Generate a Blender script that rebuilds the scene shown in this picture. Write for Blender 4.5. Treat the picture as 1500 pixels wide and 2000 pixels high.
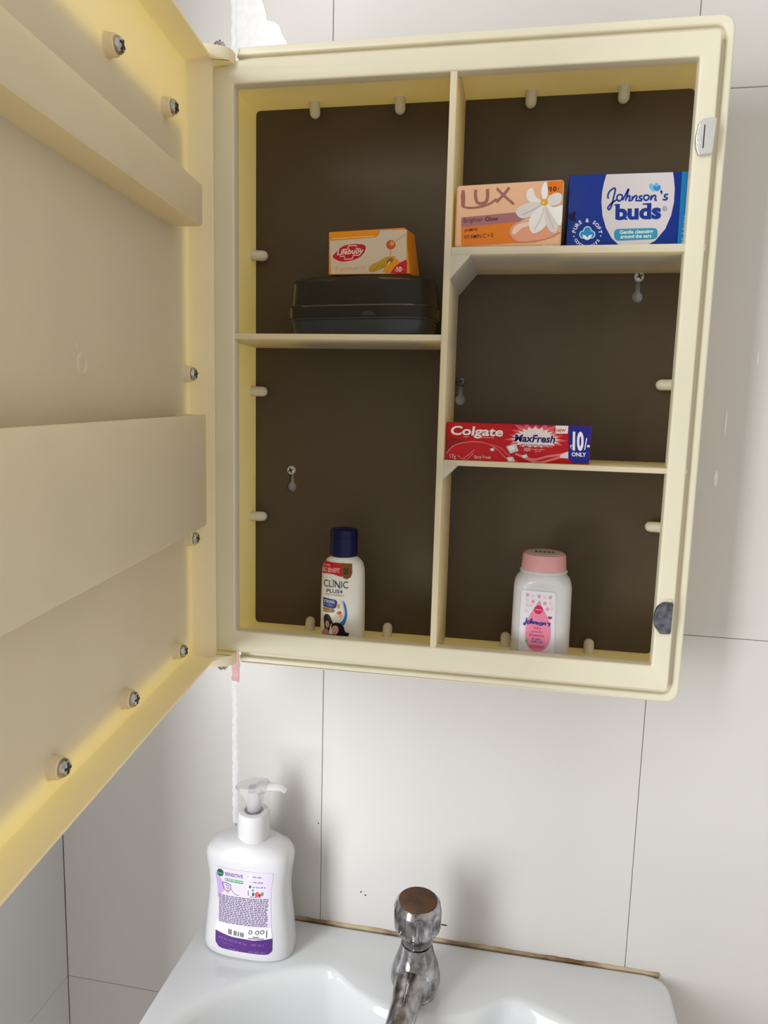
import bpy, bmesh, math, random
import numpy as np
from mathutils import Vector, Matrix
from math import sin, cos, pi, sqrt, radians

# ------------------------------------------------------------------ reset
for o in list(bpy.data.objects):
    bpy.data.objects.remove(o, do_unlink=True)
scene = bpy.context.scene
COL = scene.collection
random.seed(7)

# ------------------------------------------------------------------ camera
# x runs right along the wall, y into the wall (tile face is y = 0), z up; metres
cam_data = bpy.data.cameras.new('camera')
cam_data.sensor_fit = 'VERTICAL'
cam_data.sensor_height = 36.0
cam_data.lens = 36.0 * 1401.0 / 2000.0
cam_data.clip_start = 0.01
cam_data.clip_end = 50
camera = bpy.data.objects.new('camera', cam_data)
COL.objects.link(camera)
YAW, PITCH, ROLL = 0.18108, 0.13685, 0.02611
fwd = Vector((-sin(YAW) * cos(PITCH), cos(YAW) * cos(PITCH), -sin(PITCH)))
rgt = Vector((cos(YAW), sin(YAW), 0))
upv = rgt.cross(fwd)
r2 = rgt * cos(ROLL) + upv * sin(ROLL)
u2 = upv * cos(ROLL) - rgt * sin(ROLL)
M = Matrix((r2, u2, -fwd)).transposed().to_4x4()
M.translation = (0.20278, -0.57336, 0.16567)
camera.matrix_world = M
scene.camera = camera

# ------------------------------------------------------------------ light
world = bpy.data.worlds.new('world')
scene.world = world
world.use_nodes = True
wb = world.node_tree.nodes['Background']
wb.inputs['Color'].default_value = (1.0, 0.95, 0.87, 1)
wb.inputs['Strength'].default_value = 0.74

def area_light(name, loc, target, sx, sy, power, color):
    l = bpy.data.lights.new(name, 'AREA')
    l.shape = 'RECTANGLE'; l.size = sx; l.size_y = sy
    l.energy = power; l.color = color
    o = bpy.data.objects.new(name, l); COL.objects.link(o)
    o.location = loc
    d = Vector(target) - Vector(loc)
    o.rotation_euler = d.to_track_quat('-Z', 'Y').to_euler()
    return o
# daylight falling in through the doorway on the left
area_light('doorway_daylight', (-0.69, -1.24, 0.17), (0.13, 0.0, 0.10), 0.40, 1.7, 29.0, (0.94, 0.97, 1.0))

vs = scene.view_settings
vs.view_transform = 'Standard'
vs.look = 'None'
vs.exposure = 0.0
vs.gamma = 1.0
vs.use_curve_mapping = False

# ------------------------------------------------------------------ materials
def mat(name, color, rough=0.5, spec=0.5, metal=0.0, noise=0.0, nscale=40.0, bump=0.0, bscale=200.0,
        sss=0.0, sradius=(1, 1, 1), sscale=0.005, trans=0.0, alpha=1.0, coat=0.0, ior=1.45, color2=None):
    m = bpy.data.materials.new(name)
    m.use_nodes = True
    nt = m.node_tree
    b = nt.nodes['Principled BSDF']
    b.inputs['Base Color'].default_value = (*color, 1)
    b.inputs['Roughness'].default_value = rough
    b.inputs['Specular IOR Level'].default_value = spec
    b.inputs['Metallic'].default_value = metal
    b.inputs['IOR'].default_value = ior
    b.inputs['Transmission Weight'].default_value = trans
    b.inputs['Alpha'].default_value = alpha
    b.inputs['Coat Weight'].default_value = coat
    if sss > 0:
        b.inputs['Subsurface Weight'].default_value = sss
        b.inputs['Subsurface Radius'].default_value = sradius
        b.inputs['Subsurface Scale'].default_value = sscale
    if noise > 0 or color2 is not None or bump > 0:
        tc = nt.nodes.new('ShaderNodeTexCoord')
    if noise > 0 or color2 is not None:
        n = nt.nodes.new('ShaderNodeTexNoise')
        n.inputs['Scale'].default_value = nscale
        n.inputs['Detail'].default_value = 5
        nt.links.new(tc.outputs['Object'], n.inputs['Vector'])
        mx = nt.nodes.new('ShaderNodeMix'); mx.data_type = 'RGBA'
        c2 = color2 if color2 is not None else tuple(c * (1 - noise) for c in color)
        mx.inputs[6].default_value = (*color, 1)
        mx.inputs[7].default_value = (*c2, 1)
        cr = nt.nodes.new('ShaderNodeMapRange')
        cr.inputs['From Min'].default_value = 0.38
        cr.inputs['From Max'].default_value = 0.66
        nt.links.new(n.outputs['Fac'], cr.inputs['Value'])
        nt.links.new(cr.outputs['Result'], mx.inputs[0])
        nt.links.new(mx.outputs[2], b.inputs['Base Color'])
    if bump > 0:
        n2 = nt.nodes.new('ShaderNodeTexNoise')
        n2.inputs['Scale'].default_value = bscale
        n2.inputs['Detail'].default_value = 3
        nt.links.new(tc.outputs['Object'], n2.inputs['Vector'])
        bp = nt.nodes.new('ShaderNodeBump')
        bp.inputs['Strength'].default_value = bump
        bp.inputs['Distance'].default_value = 0.0006
        nt.links.new(n2.outputs['Fac'], bp.inputs['Height'])
        nt.links.new(bp.outputs['Normal'], b.inputs['Normal'])
    return m

MT = {}
MT['tile'] = mat('white_glazed_tile', (0.625, 0.605, 0.59), rough=0.22, spec=0.45, noise=0.03, nscale=6, bump=0.04, bscale=25)
MT['tile_side'] = mat('side_glazed_tile', (0.63, 0.62, 0.615), rough=0.22, spec=0.45, noise=0.03, nscale=6, bump=0.04, bscale=25)
MT['grout'] = mat('grey_grout', (0.62, 0.58, 0.53), rough=0.9, noise=0.35, nscale=30)
MT['putty'] = mat('white_putty', (0.84, 0.84, 0.85), rough=0.8, noise=0.06, nscale=200, bump=0.4, bscale=300)
MT['pink'] = mat('pink_putty', (0.80, 0.47, 0.47), rough=0.7, noise=0.15, nscale=150)
MT['floor'] = mat('floor_tile', (0.42, 0.40, 0.38), rough=0.4, noise=0.1)
IV = (0.86, 0.80, 0.60)
def translucent_plastic(name, color, through, frac, rough=0.38):
    m = mat(name, color, rough=rough, spec=0.4, noise=0.03, nscale=25)
    nt = m.node_tree
    b = nt.nodes['Principled BSDF']; out = nt.nodes['Material Output']
    tr = nt.nodes.new('ShaderNodeBsdfTranslucent'); tr.inputs['Color'].default_value = (*through, 1)
    mx = nt.nodes.new('ShaderNodeMixShader'); mx.inputs[0].default_value = frac
    nt.links.new(b.outputs[0], mx.inputs[1]); nt.links.new(tr.outputs[0], mx.inputs[2])
    nt.links.new(mx.outputs[0], out.inputs['Surface'])
    return m
MT['ivory'] = translucent_plastic('ivory_plastic', (0.96, 0.94, 0.84), (0.99, 0.83, 0.29), 0.45)
MT['ivory_solid'] = translucent_plastic('ivory_plastic_thick', (0.83, 0.79, 0.635), (0.99, 0.83, 0.29), 0.14)
MT['back'] = mat('brown_hardboard', (0.095, 0.070, 0.045), rough=0.5, spec=0.3, noise=0.12, nscale=12)
MT['mirror'] = mat('mirror_glass', (0.88, 0.88, 0.88), rough=0.05, metal=1.0)
MT['steel'] = mat('screw_steel', (0.55, 0.53, 0.50), rough=0.28, metal=1.0, noise=0.4, nscale=500)
MT['dark'] = mat('dark_recess', (0.02, 0.02, 0.02), rough=0.6)
MT['zinc'] = mat('zinc_screw', (0.62, 0.62, 0.58), rough=0.45, metal=0.3)
MT['foil'] = mat('crumpled_foil', (0.66, 0.66, 0.65), rough=0.34, metal=0.6, bump=1.0, bscale=350)
MT['magnet'] = mat('dark_magnet', (0.05, 0.055, 0.075), rough=0.35, metal=0.3, color2=(0.16, 0.17, 0.20), nscale=220)
MT['grime'] = mat('dark_grime', (0.10, 0.08, 0.06), rough=0.9, noise=0.4, nscale=400)
MT['ceramic'] = mat('white_ceramic', (0.68, 0.70, 0.725), rough=0.10, spec=0.5, noise=0.02, nscale=12, coat=0.3)
MT['seal'] = mat('stained_sealant', (0.50, 0.40, 0.27), rough=0.8, color2=(0.16, 0.09, 0.04), nscale=30)
MT['chrome'] = mat('dark_reflection_chrome', (0.50, 0.49, 0.50), rough=0.16, metal=1.0, color2=(0.16, 0.145, 0.14), nscale=110, bump=0.25, bscale=160)  # cloudy grey chrome; dark clouds in the colour stand in for room reflections
MT['rust'] = mat('rusty_disc', (0.125, 0.064, 0.036), rough=0.75, spec=0.15, color2=(0.075, 0.05, 0.035), nscale=120, bump=0.3)
MT['whitepl'] = mat('white_plastic', (0.66, 0.66, 0.69), rough=0.28, spec=0.5, coat=0.15)
MT['warmwhite'] = mat('warm_white_plastic', (0.80, 0.79, 0.76), rough=0.3)
MT['pump'] = mat('frosted_pump', (0.93, 0.93, 0.95), rough=0.22, trans=0.78, ior=1.2)
MT['collar'] = mat('collar_plastic', (0.66, 0.66, 0.67), rough=0.35)
MT['navy'] = mat('navy_cap', (0.002, 0.005, 0.060), rough=0.25, spec=0.3)
MT['pinkcap'] = mat('pink_cap', (0.66, 0.33, 0.34), rough=0.4)
MT['smoke'] = mat('smoky_clear_plastic', (0.30, 0.28, 0.235), rough=0.08, trans=0.93, ior=1.2)
MT['slate'] = mat('slate_plastic', (0.025, 0.033, 0.042), rough=0.3)
MT['soapbar'] = mat('cream_soap', (0.70, 0.62, 0.48), rough=0.5)

_pc = {}
def ink(rgb, rough=0.38):
    key = tuple(rgb)
    if key not in _pc:
        lin = tuple((c / 255 / 12.92) if c / 255 <= 0.04045 else ((c / 255 + 0.055) / 1.055) ** 2.4 for c in rgb)
        _pc[key] = mat('ink_%d_%d_%d' % key, lin, rough=rough, spec=0.3)
    return _pc[key]

# ------------------------------------------------------------------ helpers
def finish(me, angle=35):
    me.polygons.foreach_set('use_smooth', [True] * len(me.polygons))
    me.set_sharp_from_angle(angle=radians(angle))

def link(name, me, material=None, parent=None):
    o = bpy.data.objects.new(name, me)
    COL.objects.link(o)
    if material is not None:
        me.materials.clear(); me.materials.append(material)
    if parent is not None:
        o.parent = parent
        chain = Matrix.Identity(4); p = parent
        while p is not None:
            chain = (p.matrix_parent_inverse @ p.matrix_basis) @ chain if p.parent else p.matrix_basis @ chain
            p = p.parent
        o.matrix_parent_inverse = chain.inverted()
    return o

def obj(name, bm, material, parent=None, angle=35, normals=True):
    """one mesh object from a bmesh in world coordinates"""
    if normals:
        bmesh.ops.recalc_face_normals(bm, faces=bm.faces)
    me = bpy.data.meshes.new(name)
    bm.to_mesh(me); bm.free()
    finish(me, angle)
    return link(name, me, material, parent)

def empty(name, loc, label, cat, group=None):
    o = bpy.data.objects.new(name, None)
    COL.objects.link(o)
    o.empty_display_size = 0.02
    o.location = loc
    o['label'] = label; o['category'] = cat
    if group: o['group'] = group
    return o

def xf(bm, m):
    bmesh.ops.transform(bm, matrix=m, verts=bm.verts)
    return bm

def box(x0, x1, y0, y1, z0, z1, bev=0.0, seg=2):
    bm = bmesh.new()
    bmesh.ops.create_cube(bm, size=1)
    for v in bm.verts:
        v.co = Vector(((x0 + x1) / 2 + v.co.x * (x1 - x0), (y0 + y1) / 2 + v.co.y * (y1 - y0), (z0 + z1) / 2 + v.co.z * (z1 - z0)))
    if bev > 0:
        bmesh.ops.bevel(bm, geom=list(bm.edges), offset=bev, segments=seg, profile=0.5, affect='EDGES')
    return bm

def lathe(profile, n=32, axis_loc=(0, 0, 0), direction=(0, 0, 1), closed=True):
    """profile: list of (radius, height) from bottom to top, turned round `direction` at axis_loc"""
    bm = bmesh.new()
    rings = []
    for (r, h) in profile:
        if r < 1e-6:
            rings.append([bm.verts.new((0, 0, h))])
        else:
            rings.append([bm.verts.new((r * cos(2 * pi * k / n), r * sin(2 * pi * k / n), h)) for k in range(n)])
    for a, b in zip(rings, rings[1:]):
        if len(a) == 1 and len(b) == 1: continue
        for k in range(n):
            k2 = (k + 1) % n
            if len(a) == 1: bm.faces.new((a[0], b[k2], b[k]))
            elif len(b) == 1: bm.faces.new((a[k], a[k2], b[0]))
            else: bm.faces.new((a[k], a[k2], b[k2], b[k]))
    if closed:
        if len(rings[0]) > 1: bm.faces.new(rings[0])
        if len(rings[-1]) > 1: bm.faces.new(rings[-1])
    q = Vector((0, 0, 1)).rotation_difference(Vector(direction))
    return xf(bm, Matrix.Translation(axis_loc) @ q.to_matrix().to_4x4())

def capsule(p0, p1, r, n=16):
    p0 = Vector(p0); p1 = Vector(p1); L = (p1 - p0).length
    prof = [(0, 0), (r, 0), (r, L - r)] + [(r * cos(a), L - r + r * sin(a)) for a in (0.4, 0.8, 1.2)] + [(0, L)]
    return lathe(prof, n, p0, p1 - p0)

def rounded(pts, rads, seg=6):
    """round the corners of a 2-D polygon"""
    out = []; n = len(pts)
    if not hasattr(rads, '__len__'): rads = [rads] * n
    for i in range(n):
        p = Vector(pts[i]); a = Vector(pts[i - 1]) - p; b = Vector(pts[(i + 1) % n]) - p
        r = rads[i]
        if r <= 0:
            out.append(tuple(p)); continue
        a.normalize(); b.normalize()
        p0 = p + a * r; p1 = p + b * r
        for k in range(seg + 1):
            t = k / seg
            q = p0 * (1 - t) ** 2 + p * 2 * t * (1 - t) + p1 * t * t
            out.append(tuple(q))
    return out

def plate(outer, holes, y_front, y_back, bev=0.0, bseg=3):
    """solid plate in the xz plane with real holes and softened edges"""
    cu = bpy.data.curves.new('tmp', 'CURVE')
    cu.dimensions = '2D'; cu.fill_mode = 'BOTH'
    d = abs(y_back - y_front)
    cu.extrude = d / 2 - bev
    cu.bevel_depth = bev; cu.bevel_resolution = bseg
    cu.offset = -bev
    for loop in [outer] + list(holes):
        sp = cu.splines.new('POLY'); sp.points.add(len(loop) - 1)
        for p, q in zip(sp.points, loop): p.co = (q[0], q[1], 0, 1)
        sp.use_cyclic_u = True
    ob = bpy.data.objects.new('tmp', cu); COL.objects.link(ob)
    bpy.context.view_layer.update()
    dg = bpy.context.evaluated_depsgraph_get()
    me = bpy.data.meshes.new_from_object(ob.evaluated_get(dg))
    bpy.data.objects.remove(ob, do_unlink=True); bpy.data.curves.remove(cu)
    bm = bmesh.new(); bm.from_mesh(me); bpy.data.meshes.remove(me)
    ym = (y_front + y_back) / 2
    for v in bm.verts:
        v.co = Vector((v.co.x, ym - v.co.z, v.co.y))
    bmesh.ops.remove_doubles(bm, verts=bm.verts, dist=1e-6)
    return bm

def loft(sections, cap0=True, cap1=True):
    bm = bmesh.new(); rings = []
    for s in sections: rings.append([bm.verts.new(p) for p in s])
    n = len(rings[0])
    for a, b in zip(rings, rings[1:]):
        for k in range(n):
            k2 = (k + 1) % n
            bm.faces.new((a[k], a[k2], b[k2], b[k]))
    if cap0: bm.faces.new(rings[0])
    if cap1: bm.faces.new(rings[-1])
    return bm

def superring(cx, cy, z, a, b, n=2.5, m=48, rot=0.0):
    pts = []
    for k in range(m):
        t = 2 * pi * k / m
        c, s = cos(t), sin(t)
        x = a * math.copysign(abs(c) ** (2 / n), c); y = b * math.copysign(abs(s) ** (2 / n), s)
        pts.append((cx + x * cos(rot) - y * sin(rot), cy + x * sin(rot) + y * cos(rot), z))
    return pts

def tube(path, radii, n=20, squash=1.0):
    """sweep a circle along a path"""
    secs = []; P = [Vector(p) for p in path]
    for i, p in enumerate(P):
        d = (P[min(i + 1, len(P) - 1)] - P[max(i - 1, 0)]).normalized()
        s = d.cross(Vector((0, 0, 1)))
        if s.length < 0.05: s = Vector((1, 0, 0))
        s.normalize(); w = s.cross(d).normalized(); r = radii[i]
        secs.append([tuple(p + s * r * cos(2 * pi * k / n) + w * r * squash * sin(2 * pi * k / n)) for k in range(n)])
    return loft(secs)

def catmull(pts, n=6, closed=False):
    P = [Vector(p) for p in pts]; out = []; N = len(P)
    segs = N if closed else N - 1
    for i in range(segs):
        if closed: p0, p1, p2, p3 = P[i - 1], P[i], P[(i + 1) % N], P[(i + 2) % N]
        else: p0, p1, p2, p3 = P[max(i - 1, 0)], P[i], P[i + 1], P[min(i + 2, N - 1)]
        for k in range(n):
            t = k / n
            out.append(0.5 * ((2 * p1) + (p2 - p0) * t + (2 * p0 - 5 * p1 + 4 * p2 - p3) * t * t + (3 * p1 - p0 - 3 * p2 + p3) * t ** 3))
    if not closed: out.append(P[-1])
    return out

# ------------------------------------------------------------------ flat print on things
_tc = {}
def text_mesh(s, bold=0.0, shear=0.0):
    key = (s, bold, shear)
    if key not in _tc:
        cu = bpy.data.curves.new('txt', 'FONT')
        cu.body = s; cu.offset = bold; cu.shear = shear; cu.resolution_u = 3
        ob = bpy.data.objects.new('txt', cu); COL.objects.link(ob)
        bpy.context.view_layer.update()
        dg = bpy.context.evaluated_depsgraph_get()
        me = bpy.data.meshes.new_from_object(ob.evaluated_get(dg))
        V = [tuple(v.co) for v in me.vertices]; F = [tuple(p.vertices) for p in me.polygons]
        bpy.data.objects.remove(ob, do_unlink=True); bpy.data.curves.remove(cu); bpy.data.meshes.remove(me)
        _tc[key] = (V, F)
    return _tc[key]
CAP = max(v[1] for v in text_mesh('H')[0])

class Print:
    """artwork on a face: drawn in the face's own drawing units, laid on the surface by `surf`"""
    def __init__(self, parent, quad, size, surf, step=None):
        # quad: the face's four corners in drawing units (top left, top right, bottom right, bottom left)
        w, h = size
        dst = [(0, h), (w, h), (w, 0), (0, 0)]
        A = []; B = []
        for (x, y), (u, v) in zip(quad, dst):
            A.append([x, y, 1, 0, 0, 0, -u * x, -u * y]); B.append(u)
            A.append([0, 0, 0, x, y, 1, -v * x, -v * y]); B.append(v)
        q = np.linalg.solve(np.array(A, float), np.array(B, float))
        self.H = np.append(q, 1).reshape(3, 3)
        self.parent = parent; self.surf = surf; self.step = step; self.size = size; self.n = 0
    def uv(self, p):
        a = self.H @ np.array([p[0], p[1], 1.0]); return a[0] / a[2], a[1] / a[2]
    def emit(self, name, UV, F, rgb, layer, label=None):
        w, h = self.size
        self.n += 1; base = 0.00010 + 0.00003 * layer + 0.000003 * self.n
        bm = bmesh.new()
        vs_ = [bm.verts.new((q[0], q[1], q[2] if len(q) > 2 else 0.0)) for q in UV]
        for f in F:
            try: bm.faces.new([vs_[i] for i in f])
            except ValueError: pass
        bmesh.ops.triangulate(bm, faces=[f for f in bm.faces if len(f.verts) > 4])
        for co, no in (((0.0003, 0, 0), (-1, 0, 0)), ((w - 0.0003, 0, 0), (1, 0, 0)), ((0, 0.0003, 0), (0, -1, 0)), ((0, h - 0.0003, 0), (0, 1, 0))):
            bmesh.ops.bisect_plane(bm, geom=bm.verts[:] + bm.edges[:] + bm.faces[:], plane_co=co, plane_no=no, clear_outer=True)
        if self.step:
            k = self.step
            while k < w:
                bmesh.ops.bisect_plane(bm, geom=bm.verts[:] + bm.edges[:] + bm.faces[:], plane_co=(k, 0, 0), plane_no=(1, 0, 0)); k += self.step
            k = self.step * 2
            while k < h:
                bmesh.ops.bisect_plane(bm, geom=bm.verts[:] + bm.edges[:] + bm.faces[:], plane_co=(0, k, 0), plane_no=(0, 1, 0)); k += self.step * 2
        if not bm.faces:
            bm.free(); return None
        for v in bm.verts:
            v.co = Vector(self.surf(v.co.x, v.co.y, base + v.co.z))
        o = obj(name, bm, ink(rgb), self.parent, 60, normals=False)
        if label: o['label'] = label
        return o
    def poly(self, name, pts, rgb, layer=1, smooth=False):
        if smooth: pts = [tuple(p) for p in catmull([(x, y, 0) for x, y in pts], 5, True)]
        UV = [self.uv(p) for p in pts]
        return self.emit(name, UV, [tuple(range(len(UV)))], rgb, layer)
    def ellipse(self, name, cx, cy, rx, ry, rgb, layer=1, rot=0.0, n=28):
        c, s = cos(rot), sin(rot)
        return self.poly(name, [(cx + rx * cos(t) * c - ry * sin(t) * s, cy + rx * cos(t) * s + ry * sin(t) * c) for t in [2 * pi * k / n for k in range(n)]], rgb, layer)
    def strokes(self, name, lines, width, rgb, layer=2, smooth=True):
        UV = []; F = []
        for li, ln in enumerate(lines):
            P = catmull([(x, y, 0) for x, y in ln], 6) if smooth and len(ln) > 2 else [Vector((x, y, 0)) for x, y in ln]
            b0 = len(UV)
            for i, p in enumerate(P):
                d = (P[min(i + 1, len(P) - 1)] - P[max(i - 1, 0)])
                if d.length < 1e-6: d = Vector((1, 0, 0))
                d.normalize(); nrm = Vector((-d.y, d.x, 0)) * width / 2
                e = 0.000003 * (li % 12)
                UV.append((*self.uv(p + nrm), e)); UV.append((*self.uv(p - nrm), e))
            for i in range(len(P) - 1):
                k = b0 + 2 * i; F.append((k, k + 1, k + 3, k + 2))
        return self.emit(name, UV, F, rgb, layer)
    def text(self, name, s, start, end, cap, rgb, layer=2, bold=0.0, shear=0.0):
        """baseline from start to end, capitals `cap` drawing units high"""
        V, F = text_mesh(s, bold, shear)
        x0 = min(v[0] for v in V); x1 = max(v[0] for v in V)
        a = np.array(self.uv(start)); b = np.array(self.uv(end)); t = np.array(self.uv((start[0], start[1] - cap)))
        upd = t - a
        UV = []
        for v in V:
            q = a + (b - a) * ((v[0] - x0) / (x1 - x0)) + upd * (v[1] / CAP)
            UV.append((q[0], q[1]))
        return self.emit(name, UV, F, rgb, layer)
    def blurred_line(self, name, start, end, cap, rgb, layer=2):
        """a line of print too small to read: short upright letter strokes"""
        L = sqrt((end[0] - start[0]) ** 2 + (end[1] - start[1]) ** 2); x = 0.0; lines = []
        rnd = random.Random(int(start[0] * 7 + start[1]))
        while x < L:
            for _ in range(rnd.randint(3, 7)):
                if x > L: break
                t = x / L; px = start[0] + (end[0] - start[0]) * t; py = start[1] + (end[1] - start[1]) * t
                lines.append([(px, py), (px + rnd.uniform(-0.12, 0.12) * cap, py - cap * rnd.choice((0.7, 0.7, 1.0)))])
                x += cap * rnd.uniform(0.38, 0.52)
            x += cap * 0.5
        return self.strokes(name, lines, cap * 0.22, rgb, layer, False)
    def ring_text(self, name, s, c, r, a0, a1, cap, rgb, layer=2, inside=False, bold=0.02):
        """letters on a circle, from angle a0 to a1 (degrees, clockwise from the top)"""
        n = len(s); UV = []; F = []
        for i, ch in enumerate(s):
            if ch == ' ': continue
            V, FF = text_mesh(ch, bold, 0)
            x0 = min(v[0] for v in V); x1 = max(v[0] for v in V); xm = (x0 + x1) / 2
            a = radians(a0 + (a1 - a0) * i / (n - 1)); b0 = len(UV)
            for v in V:
                dx = (v[0] - xm) / CAP * cap; dy = v[1] / CAP * cap
                if not inside:
                    px = c[0] + (r + dy) * sin(a) + dx * cos(a); py = c[1] - (r + dy) * cos(a) + dx * sin(a)
                else:
                    px = c[0] + (r - dy) * sin(a) - dx * cos(a); py = c[1] - (r - dy) * cos(a) - dx * sin(a)
                UV.append(self.uv((px, py)))
            F += [tuple(b0 + k for k in f) for f in FF]
        return self.emit(name, UV, F, rgb, layer)

def flat(origin, U, V, N):
    origin = Vector(origin); U = Vector(U).normalized(); V = Vector(V).normalized(); N = Vector(N).normalized()
    return lambda u, v, off: origin + U * u + V * v + N * off

# ================================================================== THE ROOM
FLOOR_Z = -1.09
TOP_Z = 1.30
XL, XR = -0.207, 1.10
wall_back = obj('wall_back', box(XL - 0.06, XR, 0.0022, 0.06, FLOOR_Z, TOP_Z), MT['grout'])
wall_back['kind'] = 'structure'
wall_left = obj('wall_left', box(XL - 0.06, XL - 0.0022, -0.330, 0.0022, FLOOR_Z, TOP_Z), MT['grout'])
wall_left['kind'] = 'structure'
floor = obj('floor', box(XL - 0.9, XR, -1.9, 0.06, FLOOR_Z - 0.05, FLOOR_Z), MT['floor'])
floor['kind'] = 'structure'

J = 0.00022
def tile_mesh(w, h, name):
    """a tile lying in xz, its face at y = 0, with a softened edge"""
    e = 0.0004
    bm = bmesh.new()
    r0 = [bm.verts.new((x, 0.0035, z)) for x, z in ((0, 0), (w, 0), (w, h), (0, h))]
    r1 = [bm.verts.new((x, e, z)) for x, z in ((0, 0), (w, 0), (w, h), (0, h))]
    r2_ = [bm.verts.new((x, 0, z)) for x, z in ((e, e), (w - e, e), (w - e, h - e), (e, h - e))]
    for a, b in ((r0, r1), (r1, r2_)):
        for k in range(4): bm.faces.new((a[k], a[(k + 1) % 4], b[(k + 1) % 4], b[k]))
    bm.faces.new(r2_)
    bmesh.ops.recalc_face_normals(bm, faces=bm.faces)
    me = bpy.data.meshes.new(name); bm.to_mesh(me); bm.free()
    return me
xs = [XL, -0.0315, 0.0487, 0.3132, 0.5777, 0.8422, XR]
zs = [FLOOR_Z, -0.7890, -0.3923, 0.0011, 0.3978, 0.7945, 1.1912, TOP_Z]
cache = {}
for i in range(len(xs) - 1):
    for k in range(len(zs) - 1):
        w = round(xs[i + 1] - xs[i] - 2 * J, 5); h = round(zs[k + 1] - zs[k] - 2 * J, 5)
        if (w, h) not in cache:
            cache[(w, h)] = tile_mesh(w, h, 'wall_tile'); cache[(w, h)].materials.append(MT['tile'])
        o = bpy.data.objects.new('wall_tile', cache[(w, h)]); COL.objects.link(o)
        o.location = (xs[i] + J, random.uniform(0, 0.0004), zs[k] + J)
        o.parent = wall_back
ys = [0.0, -0.330]
for k in range(len(zs) - 1):
    w = round(ys[0] - ys[1] - 2 * J, 5); h = round(zs[k + 1] - zs[k] - 2 * J, 5)
    key = ('l', w, h)
    me = tile_mesh(w, h, 'wall_tile'); me.materials.append(MT['tile_side'])
    o = bpy.data.objects.new('wall_tile', me); COL.objects.link(o)
    o.rotation_euler = (0, 0, pi / 2)
    o.location = (XL, ys[1] + J, zs[k] + J)
    o.parent = wall_left
# tile_mesh faces -y; turned a quarter turn it faces +x

def putty_strip(name, zlist, xc, hw, material, parent, bumpy=0.16):
    secs = []
    for z in zlist:
        l = hw * random.uniform(1 - bumpy, 1 + bumpy); r_ = hw * random.uniform(1 - bumpy, 1 + bumpy)
        d = random.uniform(0.0004, 0.0008); c = xc + random.uniform(-0.0006, 0.0006)
        secs.append([(c - l, 0.0006, z), (c - l * 0.7, -d * 0.7, z), (c, -d, z), (c + r_ * 0.7, -d * 0.7, z), (c + r_, 0.0006, z)])
    return obj(name, loft(secs), material, parent, 50)
putty_strip('putty_strip', [-0.0715 - 0.0026 * k for k in range(51)] + [-0.206], -0.0318, 0.0031, MT['putty'], wall_back)
putty_strip('putty_strip', [0.42 + 0.004 * k for k in range(30)], -0.0310, 0.0030, MT['putty'], wall_back, 0.15)
o = putty_strip('pink_putty_strip', [-0.042 - 0.003 * k for k in range(11)], -0.0312, 0.0042, MT['pink'], wall_back, 0.08)
o['label'] = 'pink stained bit of putty under the cabinet hinge'
# white putty patch above the cabinet's left corner
pp = [(-0.0312, 0.400), (0.030, 0.400), (0.022, 0.428), (0.0145, 0.4400), (0.0118, 0.4480), (0.0085, 0.4530), (0.0060, 0.4590), (0.0025, 0.4625), (-0.0040, 0.4640),
      (-0.0052, 0.4700), (-0.0070, 0.4760), (-0.0095, 0.4810), (-0.0130, 0.5000), (-0.0312, 0.5100)]
obj('putty_patch', plate(pp, [], -0.0003, 0.0006, 0.0), MT['putty'], wall_back)
for (mx, mz, rx, rz) in ((0.3500, 0.1234, 0.0016, 0.0065), (0.3535, 0.165, 0.0008, 0.010), (0.3714, 0.2122, 0.0005, 0.006)):
    bmk = lathe([(0.001, 0), (0.00085, 0.25), (0, 0.35)], 10, (0, 0, 0), (0, -1, 0))
    for v in bmk.verts: v.co = Vector((mx + v.co.x / 0.001 * rx, v.co.y * 0.002 + 0.0002, mz + v.co.z / 0.001 * rz))
    obj('putty_smudge', bmk, MT['putty'], wall_back)

for (mx, mz, rx, rz) in ((0.1602, -0.2757, 0.0035, 0.0008), (0.1560, -0.2790, 0.0022, 0.0006), (0.0860, -0.2560, 0.0006, 0.0010), (0.0900, -0.2585, 0.0009, 0.0007), (0.0460, -0.1960, 0.0006, 0.0008), (-0.0545, -0.2840, 0.0016, 0.0014)):
    bmk = lathe([(0.001, 0), (0.00085, 0.25), (0, 0.35)], 8, (0, 0, 0), (0, -1, 0))
    for v in bmk.verts: v.co = Vector((mx + v.co.x / 0.001 * rx, v.co.y * 0.0008 + 0.0001, mz + v.co.z / 0.001 * rz))
    obj('grime_fleck', bmk, MT['grime'], wall_back)

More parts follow.
